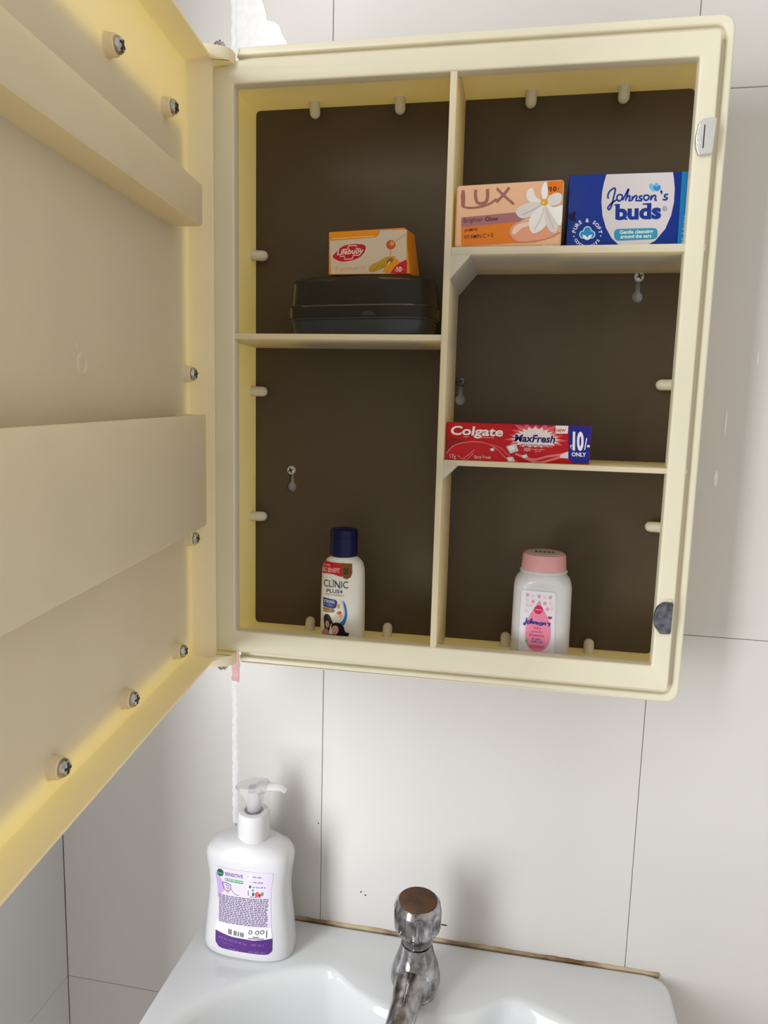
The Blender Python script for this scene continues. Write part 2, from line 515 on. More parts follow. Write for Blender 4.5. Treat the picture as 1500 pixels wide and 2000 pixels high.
# ================================================================== WASH BASIN
ZS = -0.290
basin = empty('wash_basin', (0.1455, -0.16, ZS), 'white ceramic wash basin fixed to the tiled wall', 'sink')
BC = (0.1455, -0.190)
def bowl_f(x, y):
    dx, dy = abs(x - 0.1455), abs(y + 0.190)
    F = ((dx / 0.182) ** 2.5 + (dy / 0.145) ** 2.5) ** 0.4
    d1 = (1 - F) * 0.15
    d2 = sqrt((x - 0.1455) ** 2 + (y - 0.0104) ** 2) - 0.0934
    k = 0.010; hh = max(k - abs(d1 - d2), 0) / k
    return min(d1, d2) - hh * hh * k * 0.25
outl = rounded([(-0.0555, -0.0012), (-0.0555, -0.27), (0.03, -0.375), (0.261, -0.375), (0.3465, -0.27), (0.3465, -0.0012)], [0.006, 0.08, 0.07, 0.07, 0.08, 0.017], 10)
def outer_r(th):
    d = Vector((cos(th), sin(th))); best = 0
    for i in range(len(outl)):
        p = Vector(outl[i]) - Vector(BC); q = Vector(outl[(i + 1) % len(outl)]) - Vector(BC); e = q - p
        den = d.x * e.y - d.y * e.x
        if abs(den) < 1e-12: continue
        t = (p.x * e.y - p.y * e.x) / den; s = (p.x * d.y - p.y * d.x) / den
        if t > 0 and -1e-6 <= s <= 1 + 1e-6: best = max(best, t)
    return best
NB = 420
ths = [2 * pi * k / NB for k in range(NB)]
RO = [outer_r(t) for t in ths]
RB = []
for t in ths:
    lo, hi = 0.0, 0.2
    for _ in range(30):
        mid = (lo + hi) / 2
        if bowl_f(BC[0] + cos(t) * mid, BC[1] + sin(t) * mid) > 0: lo = mid
        else: hi = mid
    RB.append(lo)
RB = [(RB[i - 1] + RB[i] + RB[(i + 1) % NB]) / 3 for i in range(NB)]
secs = []
def ring(fr):
    secs.append([(BC[0] + cos(t) * fr(i)[0], BC[1] + sin(t) * fr(i)[0], fr(i)[1]) for i, t in enumerate(ths)])
ring(lambda i: (RO[i] * 0.55, ZS - 0.17))
ring(lambda i: (RO[i] * 0.80, ZS - 0.12))
ring(lambda i: (RO[i] - 0.006, ZS - 0.055))
ring(lambda i: (RO[i] - 0.001, ZS - 0.040))
ring(lambda i: (RO[i], ZS - 0.030))
ring(lambda i: (RO[i], ZS - 0.0060))
ring(lambda i: (RO[i] - 0.0008, ZS - 0.0028))
ring(lambda i: (RO[i] - 0.0026, ZS - 0.0008))
ring(lambda i: (RO[i] - 0.0055, ZS))
for f in (0.33, 0.66): ring(lambda i, f=f: ((RO[i] - 0.0055) * (1 - f) + (RB[i] + 0.005) * f, ZS))
ring(lambda i: (RB[i] + 0.005, ZS))
ring(lambda i: (RB[i] + 0.0015, ZS - 0.0006))
ring(lambda i: (RB[i] - 0.0015, ZS - 0.0026))
ring(lambda i: (RB[i] - 0.0040, ZS - 0.0070))
ring(lambda i: (RB[i] - 0.0075, ZS - 0.0160))
for f, z in ((0.945, 0.034), (0.905, 0.058), (0.83, 0.082), (0.70, 0.102), (0.50, 0.114), (0.28, 0.1185), (0.12, 0.120)):
    ring(lambda i, f=f, z=z: ((RB[i] - 0.004) * f, ZS - z))
obj('bowl', loft(secs), MT['ceramic'], basin, 50)
obj('drain', lathe([(0.020, 0), (0.020, 0.002), (0.016, 0.003), (0.012, 0.001), (0, 0.001)], 24, (BC[0], BC[1], ZS - 0.1202)), MT['chrome'], basin)
sb = []
for k in range(60):
    x = -0.050 + 0.39 * k / 59
    w = random.uniform(0.0008, 0.0017); h = random.uniform(0.0007, 0.0017)
    sb.append([(x, -0.0004, ZS - 0.004), (x, -0.0006 - w, ZS - 0.0005), (x, -0.0006 - w * 0.9, ZS + 0.0006), (x, -0.0008, ZS + h), (x, 0.0002, ZS + h)])
obj('sealant_bead', loft(sb), MT['seal'], basin, 60)['label'] = 'brown stained sealant line along the wall'

# ================================================================== TAP
TX, TY = 0.1440, -0.0595
tap = empty('pillar_tap', (TX, TY, ZS), 'chrome pillar tap with rusty-topped fluted knob on the basin', 'tap')
obj('base_flange', lathe([(0.0165, 0), (0.0165, 0.0012), (0.0155, 0.0020), (0.0140, 0.0025)], 32, (TX, TY, ZS)), MT['chrome'], tap)
# the body is a squat bulb that runs out into the spout
obj('body', lathe([(0.0150, 0), (0.0180, 0.0035), (0.0196, 0.009), (0.0194, 0.014), (0.0178, 0.021), (0.0154, 0.028), (0.0134, 0.034), (0.0122, 0.040)], 36, (TX, TY, ZS + 0.0022)), MT['chrome'], tap)
sp = [(TX + 0.001, TY + 0.002, ZS + 0.0140), (TX - 0.0010, TY - 0.012, ZS + 0.0145), (TX - 0.0024, TY - 0.023, ZS + 0.0148), (TX - 0.0034, TY - 0.034, ZS + 0.0142), (TX - 0.0044, TY - 0.046, ZS + 0.0125),
      (TX - 0.0052, TY - 0.057, ZS + 0.0085), (TX - 0.0056, TY - 0.064, ZS + 0.001), (TX - 0.0056, TY - 0.066, ZS - 0.007)]
obj('spout', tube(catmull(sp, 4), [0.0165 + (0.0106 - 0.0165) * min(1, i / 11) for i in range(29)], 28), MT['chrome'], tap)
obj('bonnet', lathe([(0.0100, 0), (0.0116, 0.001), (0.0116, 0.005), (0.0105, 0.008)], 24, (TX, TY, ZS + 0.042)), MT['chrome'], tap)
# fluted knob
kn = []
NK = 96
for (r, h, fl) in ((0.0095, 0.0, 0), (0.0120, 0.0015, 0), (0.0158, 0.0055, 0.35), (0.0180, 0.0095, 0.9), (0.0186, 0.0135, 1), (0.0188, 0.0200, 1), (0.0188, 0.0245, 0.7), (0.0185, 0.0272, 0.2), (0.0174, 0.0300, 0), (0.0158, 0.0316, 0)):
    pts = []
    for k in range(NK):
        t = 2 * pi * k / NK
        c = cos(8 * t); g = max(0.0, c) ** 0.6
        pts.append((TX + (r - 0.0030 * fl * g) * cos(t + 0.2), TY + (r - 0.0030 * fl * g) * sin(t + 0.2), ZS + 0.0465 + h))
    kn.append(pts)
knob = obj('knob', loft(kn), MT['chrome'], tap, 40)
o = obj('knob_disc', lathe([(0.0152, 0), (0.0152, 0.0008), (0.0140, 0.0014), (0, 0.0014)], 40, (TX, TY, ZS + 0.0465 + 0.0315)), MT['rust'], knob)
o['label'] = 'rusty brown disc on the knob'

# ================================================================== CABINET
YF = -0.0777
cab = empty('medicine_cabinet', (0.15, -0.03, -0.0268), 'ivory plastic wall cabinet with its door swung open', 'cabinet')
IX0, IX1, IZ0, IZ1 = -0.0108, 0.3125, -0.0145, 0.3965
T = 0.0026
bo = rounded([(IX0 - T, IZ0 - T), (IX1 + T, IZ0 - T), (IX1 + T, IZ1 + T), (IX0 - T, IZ1 + T)], 0.006)
bi = rounded([(IX0, IZ0), (IX1, IZ0), (IX1, IZ1), (IX0, IZ1)], 0.004)
obj('body', plate(bo, [bi], -0.0700, -0.0015, 0.0), MT['ivory'], cab)
# front frame, raised in front of the lip
fo = rounded([(-0.0190, -0.0166), (0.3118, -0.0172), (0.3118, 0.4005), (-0.0020, 0.4005), (-0.0045, 0.3972), (-0.0190, 0.3968)], [0.005, 0.003, 0.003, 0.001, 0.001, 0.005])
fi = rounded([(0.0, 0.0), (0.30, 0.0), (0.30, 0.3853), (0.0, 0.3853)], 0.0015)
obj('front_frame', plate(fo, [fi], YF, YF + 0.0100, 0.0015, 4), MT['ivory_solid'], cab)
lip = rounded([(-0.0040, 0.3950), (0.0005, 0.4118), (0.3203, 0.4118), (0.3203, -0.0272), (0.0015, -0.0272), (-0.0015, -0.0140), (0.3060, -0.0140), (0.3060, 0.3950)],
              [0, 0.002, 0.010, 0.010, 0.002, 0, 0.001, 0.001])
obj('frame_lip', plate(lip, [], -0.0672, -0.0620, 0.0016), MT['ivory_solid'], cab)
rim = rounded([(-0.0009, 0.4062), (0.0003, 0.4122), (0.3207, 0.4122), (0.3207, -0.0276), (0.0013, -0.0276), (0.0004, -0.0222), (0.3150, -0.0222), (0.3150, 0.4062)],
              [0, 0.001, 0.010, 0.010, 0.001, 0, 0.006, 0.006])
obj('lip_rim', plate(rim, [], -0.0708, -0.0652, 0.0018, 4), MT['ivory_solid'], cab)
# back panel with keyhole slots
def keyhole(x, z):
    pts = [(x + 0.0019, z + 0.001), (x + 0.0012, z + 0.0024), (x - 0.0012, z + 0.0024), (x - 0.0019, z + 0.001), (x - 0.0019, z - 0.0105)]
    for k in range(13):
        a = pi * 0.80 + k / 12 * pi * 1.40
        pts.append((x + 0.0040 * cos(a), z - 0.0140 + 0.0042 * sin(a)))
    pts.append((x + 0.0019, z - 0.0105))
    return pts
kh = [(0.0207, 0.1173), (0.2838, 0.2691), (0.1570, 0.1916)]
bp_o = rounded([(IX0 + 0.0002, IZ0 + 0.0002), (IX1 - 0.0002, IZ0 + 0.0002), (IX1 - 0.0002, IZ1 - 0.0002), (IX0 + 0.0002, IZ1 - 0.0002)], 0.004)
obj('back_panel', plate(bp_o, [keyhole(*k) for k in kh], -0.0062, -0.0030), MT['back'], cab)['label'] = 'dark brown board at the back of the cabinet'
# divider and shelves
DX0, DX1 = 0.1480, 0.1525
obj('divider', box(DX0, DX1, YF + 0.0008, -0.0063, IZ0, IZ1, 0.0006), MT['ivory'], cab)
def shelf(x0, x1, ztop, th):
    return obj('shelf', box(x0, x1, YF + 0.0012, -0.0063, ztop - th, ztop, 0.0006), MT['ivory'], cab)
SL, SR1, SR2 = 0.2195, 0.2765, 0.1345
shelf(IX0, DX0, SL, 0.0040)
shelf(DX1, IX1, SR1, 0.0050)
shelf(DX1, IX1, SR2, 0.0036)
def gusset(x, z, sx, sz):
    pts = [(x, z), (x + sx, z), (x, z - sz)]
    return obj('gusset', plate(pts, [], YF + 0.0016, -0.0063, 0.0), MT['ivory'], cab)
gusset(DX1, SR1 - 0.0050, 0.0135, 0.0155)
gusset(DX1, SR2 - 0.0036, 0.0100, 0.0105)
# pegs that hold the back panel
PY = -0.0118
for x in (0.0391, 0.1045, 0.1998, 0.2638):
    obj('peg', capsule((x, PY - 0.004, IZ1 + 0.001), (x, PY, IZ1 - 0.0105), 0.0040), MT['ivory_solid'], cab)
    obj('peg', capsule((x + 0.0012, PY - 0.004, IZ0 - 0.001), (x + 0.0012, PY, IZ0 + 0.0105), 0.0040), MT['ivory_solid'], cab)
for z in (0.2862, 0.1805, 0.0785):
    obj('peg', capsule((IX0 - 0.001, PY - 0.004, z), (IX0 + 0.0125, PY, z), 0.0040), MT['ivory_solid'], cab)
for z in (0.1914, 0.0865):
    obj('peg', capsule((IX1 + 0.001, PY - 0.004, z), (IX1 - 0.0125, PY, z), 0.0040), MT['ivory_solid'], cab)
# wall screws in the keyholes
def pan_screw(loc, direction, r, h, parent, material, cross=True, name='screw', twist=0.4):
    prof = [(r * 0.92, 0), (r, h * 0.15), (r * 0.96, h * 0.5), (r * 0.78, h * 0.85), (r * 0.45, h), (0, h)]
    s_ = obj(name, lathe(prof, 20, loc, direction), material, parent)
    if cross:
        bm = bmesh.new()
        for k in range(2):
            w, l = r * 0.13, r * 0.58
            c = bmesh.ops.create_cube(bm, size=1)
            for v in c['verts']:
                x, y, z = v.co.x * 2 * l, v.co.y * 2 * w, v.co.z * h * 0.25
                if k: x, y = -y, x
                a = twist; v.co = Vector((x * cos(a) - y * sin(a), x * sin(a) + y * cos(a), z + h * 0.96))
        q = Vector((0, 0, 1)).rotation_difference(Vector(direction))
        xf(bm, Matrix.Translation(loc) @ q.to_matrix().to_4x4())
        cr = obj('cross_slot', bm, MT['dark'], s_ if parent.parent is None else parent)
    return s_
for (x, z) in kh[:2]:
    pan_screw((x, -0.0063, z), (0, -1, 0), 0.0038, 0.0028, cab, MT['zinc'], name='wall_screw')
pan_screw((kh[2][0], -0.0063, kh[2][1]), (0, -1, 0), 0.0034, 0.0024, cab, MT['magnet'], name='wall_screw')
# magnetic catches on the right stile
ct = rounded([(0.3030, 0.3275), (0.3110, 0.3282), (0.3121, 0.3492), (0.3045, 0.3488), (0.3018, 0.3465), (0.3003, 0.3380), (0.3012, 0.3310)], [0.001, 0.0012, 0.0012, 0.001, 0.001, 0.002, 0.001])
o = obj('magnet_catch', plate(ct, [], YF - 0.0030, YF + 0.0005, 0.0008), MT['foil'], cab); o['label'] = 'catch wrapped in crumpled silver foil'
obj('foil_crease', box(0.30485, 0.30545, YF - 0.0033, YF - 0.0028, 0.3315, 0.3450, 0.0001), MT['dark'], o)
ct = rounded([(0.3030, 0.0235), (0.3098, 0.0238), (0.3102, 0.0452), (0.3040, 0.0455), (0.3000, 0.0420), (0.2982, 0.0350), (0.2992, 0.0285)], [0.001, 0.0012, 0.0012, 0.001, 0.002, 0.003, 0.002])
o = obj('magnet_catch', plate(ct, [], YF - 0.0032, YF + 0.0005, 0.0008), MT['magnet'], cab); o['label'] = 'dark grey magnet catch'
cb = rounded([(0.3036, 0.0452), (0.3096, 0.0452), (0.3092, 0.0474), (0.3044, 0.0474)], 0.0006)
obj('catch_base', plate(cb, [], YF - 0.0010, YF + 0.0005, 0.0003), MT['ivory'], cab)

# ---------------------------------------------------------------- the open door
HP = Vector((-0.029, -0.090, 0.0))
DD = Vector((0.1068, -0.9943, 0)).normalized()
DN = Vector((0.9943, 0.1068, 0)).normalized()
SAG = 0.022
def dpt(s, t, z): return HP + DD * s + DN * t + Vector((0, 0, z - SAG * s))
def dbox(s0, s1, t0, t1, z0, z1, bev=0.0, seg=2):
    bm = box(s0, s1, t0, t1, z0, z1, bev, seg)
    for v in bm.verts: v.co = dpt(*v.co)
    return bm
DZ0, DZ1, DL, RT = -0.0150, 0.3945, 0.318, 0.0172
# door tray: panel with drafted rims all round, one moulding
def tray_ring(inset, t):
    pts = rounded([(0 + inset, DZ0 + inset), (DL - inset, DZ0 + inset), (DL - inset, DZ1 - inset), (0 + inset, DZ1 - inset)], 0.006, 5)
    return [dpt(p[0], t, p[1]) for p in pts]
W_ = 0.0026
secs = [tray_ring(0.0, 0.0005), tray_ring(-0.0008, 0.0020), tray_ring(-0.0030, RT - 0.0006), tray_ring(-0.0034, RT), tray_ring(-0.0050, RT), tray_ring(-0.0056, RT - 0.0008),
        tray_ring(-0.0042, 0.0), tray_ring(-0.0034, -0.0018), tray_ring(-0.0020, -0.0026), tray_ring(0.0, -0.0026)]
door = obj('door', loft(secs, True, True), MT['ivory'], cab, 40)
door['label'] = 'open cabinet door seen from its inner side'
def dmirror():
    return dbox(0.013, 0.312, -0.0062, -0.0032, -0.0030, 0.3500, 0.0004)
obj('mirror', dmirror(), MT['mirror'], door)['label'] = 'mirror on the outer side of the door'
# upper ledge tray
TT = 0.0205
def open_tray(name, s0, s1, t1, z0, z1, wall):
    """pocket open at the top"""
    parts = [(s0, s1, t1 - wall, t1, z0, z1), (s0, s1, -0.0003, t1 - wall, z0, z0 + wall),
             (s0, s0 + wall, -0.0003, t1 - wall, z0 + wall, z1), (s1 - wall, s1, -0.0003, t1 - wall, z0 + wall, z1)]
    # one closed shell: U section along s with both ends shut
    bm = bmesh.new()
    def rr(inset, z, r):
        pts = rounded([(s0 + inset, 0.0), (s0 + inset, t1 - inset), (s1 - inset, t1 - inset), (s1 - inset, 0.0)], [0, r, r, 0], 4)
        return [dpt(p[0], p[1], z) for p in pts]
    secs = [rr(0.0012, z0, 0.002), rr(0, z0 + 0.0015, 0.002), rr(0, z1 - 0.0005, 0.002), rr(0.0005, z1, 0.002), rr(wall - 0.0004, z1, 0.001), rr(wall, z1 - 0.0005, 0.001), rr(wall, z0 + wall, 0.001)]
    bm.free()
    return obj(name, loft(secs), MT['ivory'], door, 40)
t1 = open_tray('ledge_tray', 0.0285, 0.300, TT, 0.2832, 0.3092, 0.0022)
t2 = open_tray('pocket_tray', 0.0260, 0.300, TT + 0.0005, 0.0858, 0.1622, 0.0024)
t2['label'] = 'deep pocket tray with partitions'
for s in (0.0930, 0.1640, 0.2300):
    obj('partition', dbox(s - 0.0011, s + 0.0011, 0.0, TT - 0.0012, 0.0880, 0.1608, 0.0004), MT['ivory'], door)
# screws on their bosses
for (s, z) in ((0.1178, 0.3530), (0.0403, 0.3520), (0.0095, 0.1895), (0.0085, 0.0732), (0.0356, -0.0012), (0.1174, -0.0010), (0.1964, -0.0010)):
    obj('screw_boss', lathe([(0.0066, 0), (0.0058, 0.0014), (0.0056, 0.0052), (0.0050, 0.0058)], 20, dpt(s, -0.0002, z), DN), MT['ivory'], door)
    pan_screw(dpt(s, 0.0057, z), DN, 0.0046, 0.0030, door, MT['steel'], name='screw', twist=random.uniform(0, 1.5))
# moulding mark
prof = []
bmk = bmesh.new()
def torus(c, R, r, n=20, m=8):
    secs = []
    bm = bmesh.new(); rg = []
    for i in range(n):
        a = 2 * pi * i / n
        rg.append([bm.verts.new(dpt(c[0] + (R + r * cos(2 * pi * k / m)) * cos(a), 0.0003 + r * 0.6 * sin(2 * pi * k / m), c[1] + (R + r * cos(2 * pi * k / m)) * sin(a))) for k in range(m)])
    for i in range(n):
        for k in range(m):
            bm.faces.new((rg[i][k], rg[(i + 1) % n][k], rg[(i + 1) % n][(k + 1) % m], rg[i][(k + 1) % m]))
    return bm
bmk.free()
obj('moulding_ring', torus((0.1545, 0.1895), 0.0046, 0.0014), MT['ivory'], door)
obj('moulding_dash', dbox(0.1590, 0.1604, -0.0005, 0.0008, 0.1955, 0.1995, 0.0003), MT['ivory'], door)
obj('moulding_dash', dbox(0.1622, 0.1634, -0.0005, 0.0008, 0.1915, 0.1945, 0.0003), MT['ivory'], door)
# hinge lugs and pins
for top in (True, False):
    z0, z1 = (0.3977, 0.4055) if top else (-0.0252, -0.0174)
    lug = rounded([(-0.0370, -0.0930), (-0.0175, -0.0930), (-0.0030, -0.0865), (0.0006, -0.0820), (0.0006, -0.0735), (-0.0200, -0.0735), (-0.0370, -0.0840)], [0.001, 0.002, 0.004, 0.003, 0.003, 0.002, 0.001], 4)
    secs = [[(x, y, z) for x, y in lug] for z in (z0, z1)]
    obj('hinge_lug', loft(secs), MT['ivory'], door)
    if top: pan_screw((-0.0085, -0.0808, z1), (0, 0, 1), 0.0045, 0.0052, door, MT['steel'], name='hinge_pin')
    else: pan_screw((-0.0085, -0.0808, z0), (0, 0, -1), 0.0045, 0.0040, door, MT['steel'], name='hinge_pin')

# ================================================================== THINGS ON THE SHELVES
def carton(name, x0, x1, yf, yb, z0, z1, rgb, label, cat, rot=0.0, bev=0.0006, rough=0.4):
    root = empty(name, ((x0 + x1) / 2, yf, z0), label, cat)
    o = obj('carton', box(x0, x1, yf, yb, z0, z1, bev), ink(rgb), root)
    return root

# ---- toothpaste carton
tp = carton('toothpaste_carton', 0.1532, 0.2512, -0.0690, -0.0450, SR2, SR2 + 0.0262, (186, 14, 26), 'red toothpaste carton with blue price end on the lower right shelf', 'toothpaste box')
P = Print(tp, [(82, 82), (1408, 84), (1392, 440), (60, 416)], (0.0980, 0.0262), flat((0.1532, -0.0690, SR2), (1, 0, 0), (0, 0, 1), (0, -1, 0)))
RED, BLUE, WH = (196, 16, 30), (24, 34, 140), (236, 232, 232)
P.poly('dark_red_band', [(60, 205), (300, 255), (420, 300), (520, 416), (60, 416)], (140, 8, 20), 1)  # darker red band low on the left of the carton front
P.poly('red_swoosh', [(62, 380), (110, 310), (220, 262), (360, 256), (480, 300), (600, 400), (620, 430), (60, 416)], (188, 22, 34), 2, True)
P.strokes('swoosh_line', [[(70, 360), (150, 285), (290, 252), (430, 262), (540, 320), (615, 400)]], 7, (232, 130, 130), 3)
P.strokes('swoosh_line', [[(420, 262), (560, 300), (640, 370), (720, 425)]], 16, (214, 70, 78), 3)
P.strokes('swoosh_line', [[(700, 350), (860, 400), (1000, 370), (1120, 350), (1190, 330)], [(760, 375), (900, 425), (1030, 400), (1185, 350)]], 20, (226, 120, 126), 3)
star = []
for k in range(36):
    a = 2 * pi * k / 36
    rr = (270 if k % 2 else 190) + 26 * sin(5 * a)
    star.append((890 + rr * cos(a) * 1.02, 200 + rr * sin(a) * 0.50))
P.poly('starburst', star, (222, 96, 104), 2)
star = []
for k in range(44):
    a = 2 * pi * k / 44
    rr = (222 if k % 2 else 168) + 14 * sin(3 * a)
    star.append((885 + rr * cos(a) * 1.02, 205 + rr * sin(a) * 0.44))
P.poly('starburst', star, (238, 224, 226), 3)
P.poly('red_ribbon', [(735, 285), (1125, 290), (1165, 315), (1110, 342), (725, 335)], (190, 18, 32), 4)
P.text('lettering', '10X', (778, 324), (845, 325), 30, (240, 190, 190), 5, 0.02, 0.2)
P.blurred_line('fine_print', (850, 312), (968, 314), 11, (240, 200, 200), 5)
P.blurred_line('fine_print', (880, 328), (940, 329), 9, (240, 200, 200), 5)
P.text('fine_print', 'WITH COOLING CRYSTALS', (755, 274), (1005, 279), 14, (30, 40, 120), 5, 0.02)
P.text('brand_lettering', 'Colgate', (118, 190), (588, 196), 74, WH, 5, 0.028, 0.14)
P.strokes('fine_print', [[(228, 209), (275, 209)], [(372, 211), (505, 212)]], 7, (232, 150, 150), 5, False)
P.text('product_lettering', 'MaxFresh', (690, 240), (1068, 242), 62, (20, 28, 110), 6, 0.03, 0.22)
P.poly('new_flash', [(1070, 88), (1190, 88), (1184, 158), (1072, 162)], WH, 4)
P.text('lettering', 'NEW', (1080, 146), (1165, 145), 28, (196, 24, 36), 5, 0.02)
for (cx, cy, a, b, rt) in ((672, 305, 58, 46, 0.25), (488, 318, 22, 17, 0.3), (655, 408, 40, 30, -0.15), (785, 372, 32, 20, 0.35)):
    pts = [(cx - a, cy - b * 0.6 + rt * a * 0.6), (cx + a * 0.55, cy - b), (cx + a, cy + b * 0.4), (cx - a * 0.35, cy + b)]
    P.poly('crystal_cube', pts, (206, 208, 212), 6)
    P.poly('crystal_facet', [((p[0] - cx) * 0.55 + cx - a * 0.1, (p[1] - cy) * 0.55 + cy - b * 0.1) for p in pts], (236, 236, 238), 7)
P.poly('crystal_cube', [(1120, 352), (1192, 318), (1192, 385), (1112, 380)], (222, 216, 220), 5)
P.text('lettering', '17g', (104, 400), (156, 402), 34, (236, 190, 190), 5, 0.01)
P.strokes('swirl', [[(175, 376), (215, 405), (250, 385), (300, 345), (325, 322)], [(205, 400), (250, 412), (290, 380), (318, 352)]], 9, (222, 110, 116), 4)
P.text('lettering', 'Spicy Fresh', (322, 398), (474, 402), 26, (236, 190, 190), 5, 0.01)
P.poly('price_panel', [(1194, 84), (1408, 84), (1394, 400), (1386, 425), (1240, 425), (1205, 400), (1194, 370)], BLUE, 4)
P.text('price_lettering', '10', (1232, 300), (1335, 302), 152, (240, 240, 246), 5, 0.045)
P.text('price_lettering', '/-', (1340, 298), (1392, 300), 100, (240, 240, 246), 5, 0.02)
P.text('price_lettering', 'ONLY', (1224, 362), (1360, 364), 34, (240, 240, 246), 5, 0.03)
P.strokes('rupee_sign', [[(1208, 262), (1230, 262)], [(1208, 272), (1230, 272)], [(1212, 262), (1224, 266), (1210, 280), (1226, 296)]], 5, (230, 230, 240), 5, False)
obj('blue_top_band', box(0.176, 0.2505, -0.0688, -0.0455, SR2 + 0.0262, SR2 + 0.02632), ink(BLUE), tp)

# ---- peach soap pack
sp_ = empty('soap_pack', (0.189, -0.072, SR1), 'peach wrapped soap bar with white jasmine flower on the upper right shelf', 'soap')
bm = box(0.1543, 0.2240, -0.0735, -0.0440, SR1, SR1 + 0.0410, 0.0022, 3)
for v in bm.verts:
    v.co.z += 0.0010 * (v.co.x - 0.189) / 0.035 * (1 if v.co.z > SR1 + 0.02 else 0)
obj('wrapper', bm, ink((232, 186, 150)), sp_)
P = Print(sp_, [(33, 132), (668, 98), (664, 494), (24, 512)], (0.0697, 0.0410), flat((0.1543, -0.0735, SR1), (1, 0, 0), (0, 0, 1), (0, -1, 0)))
P.poly('mauve_band', [(64, 330), (400, 292), (440, 330), (400, 352), (64, 388)], (166, 112, 116), 1)
P.poly('orange_band', [(64, 388), (380, 352), (420, 400), (520, 470), (66, 500)], (222, 124, 36), 1)
BR = (158, 108, 100)
P.strokes('brand_lettering', [[(68, 175), (72, 220), (70, 262), (110, 272), (170, 266), (230, 245), (268, 216)], [(70, 175), (66, 200), (68, 245)]], 12, BR, 3)
P.strokes('brand_lettering', [[(72, 170), (76, 215), (74, 262)]], 16, BR, 4)
P.strokes('brand_lettering', [[(146, 165), (144, 200), (155, 238), (182, 246), (208, 232), (215, 200), (214, 160)]], 18, BR, 3)
P.strokes('brand_lettering', [[(268, 155), (310, 195), (372, 246)], [(342, 148), (310, 190), (268, 236)]], 15, BR, 3)
P.text('lettering', 'Brighter', (78, 362), (192, 350), 26, (96, 52, 62), 3, 0.0)
P.text('lettering', 'Glow', (204, 350), (282, 344), 25, (84, 40, 52), 3, 0.02)
P.text('lettering', 'JASMINE', (82, 414), (162, 406), 16, (90, 50, 24), 3, 0.01)
P.text('lettering', 'VITAMIN C + E', (80, 458), (254, 443), 22, (84, 46, 24), 3, 0.01)
P.poly('price_flash', [(568, 108), (660, 98), (656, 182), (570, 184)], (226, 120, 34), 2)
P.text('price_lettering', '10', (586, 166), (622, 163), 26, (70, 36, 20), 4, 0.03)
P.text('price_lettering', '/', (628, 160), (638, 159), 18, (70, 36, 20), 4)
P.strokes('rupee_sign', [[(572, 142), (584, 141)], [(572, 149), (584, 148)], [(574, 142), (580, 146), (573, 152), (582, 164)]], 3, (70, 36, 20), 4, False)
P.poly('soap_picture', [(352, 420), (370, 370), (440, 345), (520, 350), (640, 400), (600, 440), (480, 470), (390, 466)], (226, 160, 130), 2, True)
P.poly('soap_picture_top', [(366, 415), (385, 375), (440, 352), (500, 352), (470, 372), (420, 390), (385, 425)], (240, 208, 192), 3, True)
P.strokes('soap_picture_edge', [[(352, 430), (400, 470), (500, 466), (600, 440), (655, 408)]], 7, (206, 124, 100), 3)
PW = [(236, 232, 230), (220, 214, 212), (242, 240, 238), (226, 222, 220)]
petals = [[(548, 230), (500, 200), (480, 150), (450, 165), (448, 215), (500, 245)], [(540, 240), (470, 232), (400, 262), (385, 300), (430, 330), (520, 290)],
          [(550, 225), (530, 170), (545, 118), (562, 120), (572, 180)], [(560, 235), (600, 180), (650, 180), (650, 230), (600, 252)],
          [(548, 245), (470, 320), (470, 390), (500, 418), (560, 380), (580, 300)], [(560, 250), (560, 340), (590, 400), (630, 410), (640, 340), (600, 270)],
          [(565, 245), (610, 260), (664, 250), (664, 330), (650, 370), (610, 320)]]
for k, pt in enumerate(petals):
    P.poly('petal', pt, PW[k % 4], 4 + 0.5 * k, True)
P.ellipse('flower_eye', 552, 232, 22, 20, (222, 168, 48), 8)
P.ellipse('flower_eye_tip', 546, 234, 9, 9, (240, 205, 110), 9)
P.strokes('petal_vein', [[(500, 395), (535, 330), (552, 262)], [(615, 390), (585, 320), (562, 262)], [(420, 310), (490, 275), (535, 248)]], 4, (196, 188, 184), 8)
P.blurred_line('fine_print', (555, 496), (615, 493), 12, (240, 220, 205), 3)

# ---- cotton bud carton
cb_ = carton('cotton_bud_box', 0.2275, 0.3082, -0.0670, -0.0330, SR1, SR1 + 0.0460, (4, 44, 134), 'dark blue cotton bud carton with white oval on the upper right shelf', 'cotton bud box')
P = Print(cb_, [(727, 62), (1470, 25), (1437, 472), (708, 495)], (0.0750, 0.0460), flat((0.2275, -0.0670, SR1), (1, 0, 0), (0, 0, 1), (0, -1, 0)))
NV = (8, 48, 136); TEAL = (26, 132, 176)
ov = [(950, 51), (935, 100), (924, 160), (920, 220), (928, 300), (950, 370), (985, 430), (1045, 482), (1180, 478), (1250, 440), (1310, 370), (1345, 290), (1362, 210), (1366, 130), (1360, 70), (1354, 31), (1150, 41)]
P.poly('white_oval', ov, (206, 200, 204), 1)
P.poly('light_blue_stripe', [(1410, 28), (1475, 24), (1445, 472), (1384, 474)], (20, 116, 172), 1)
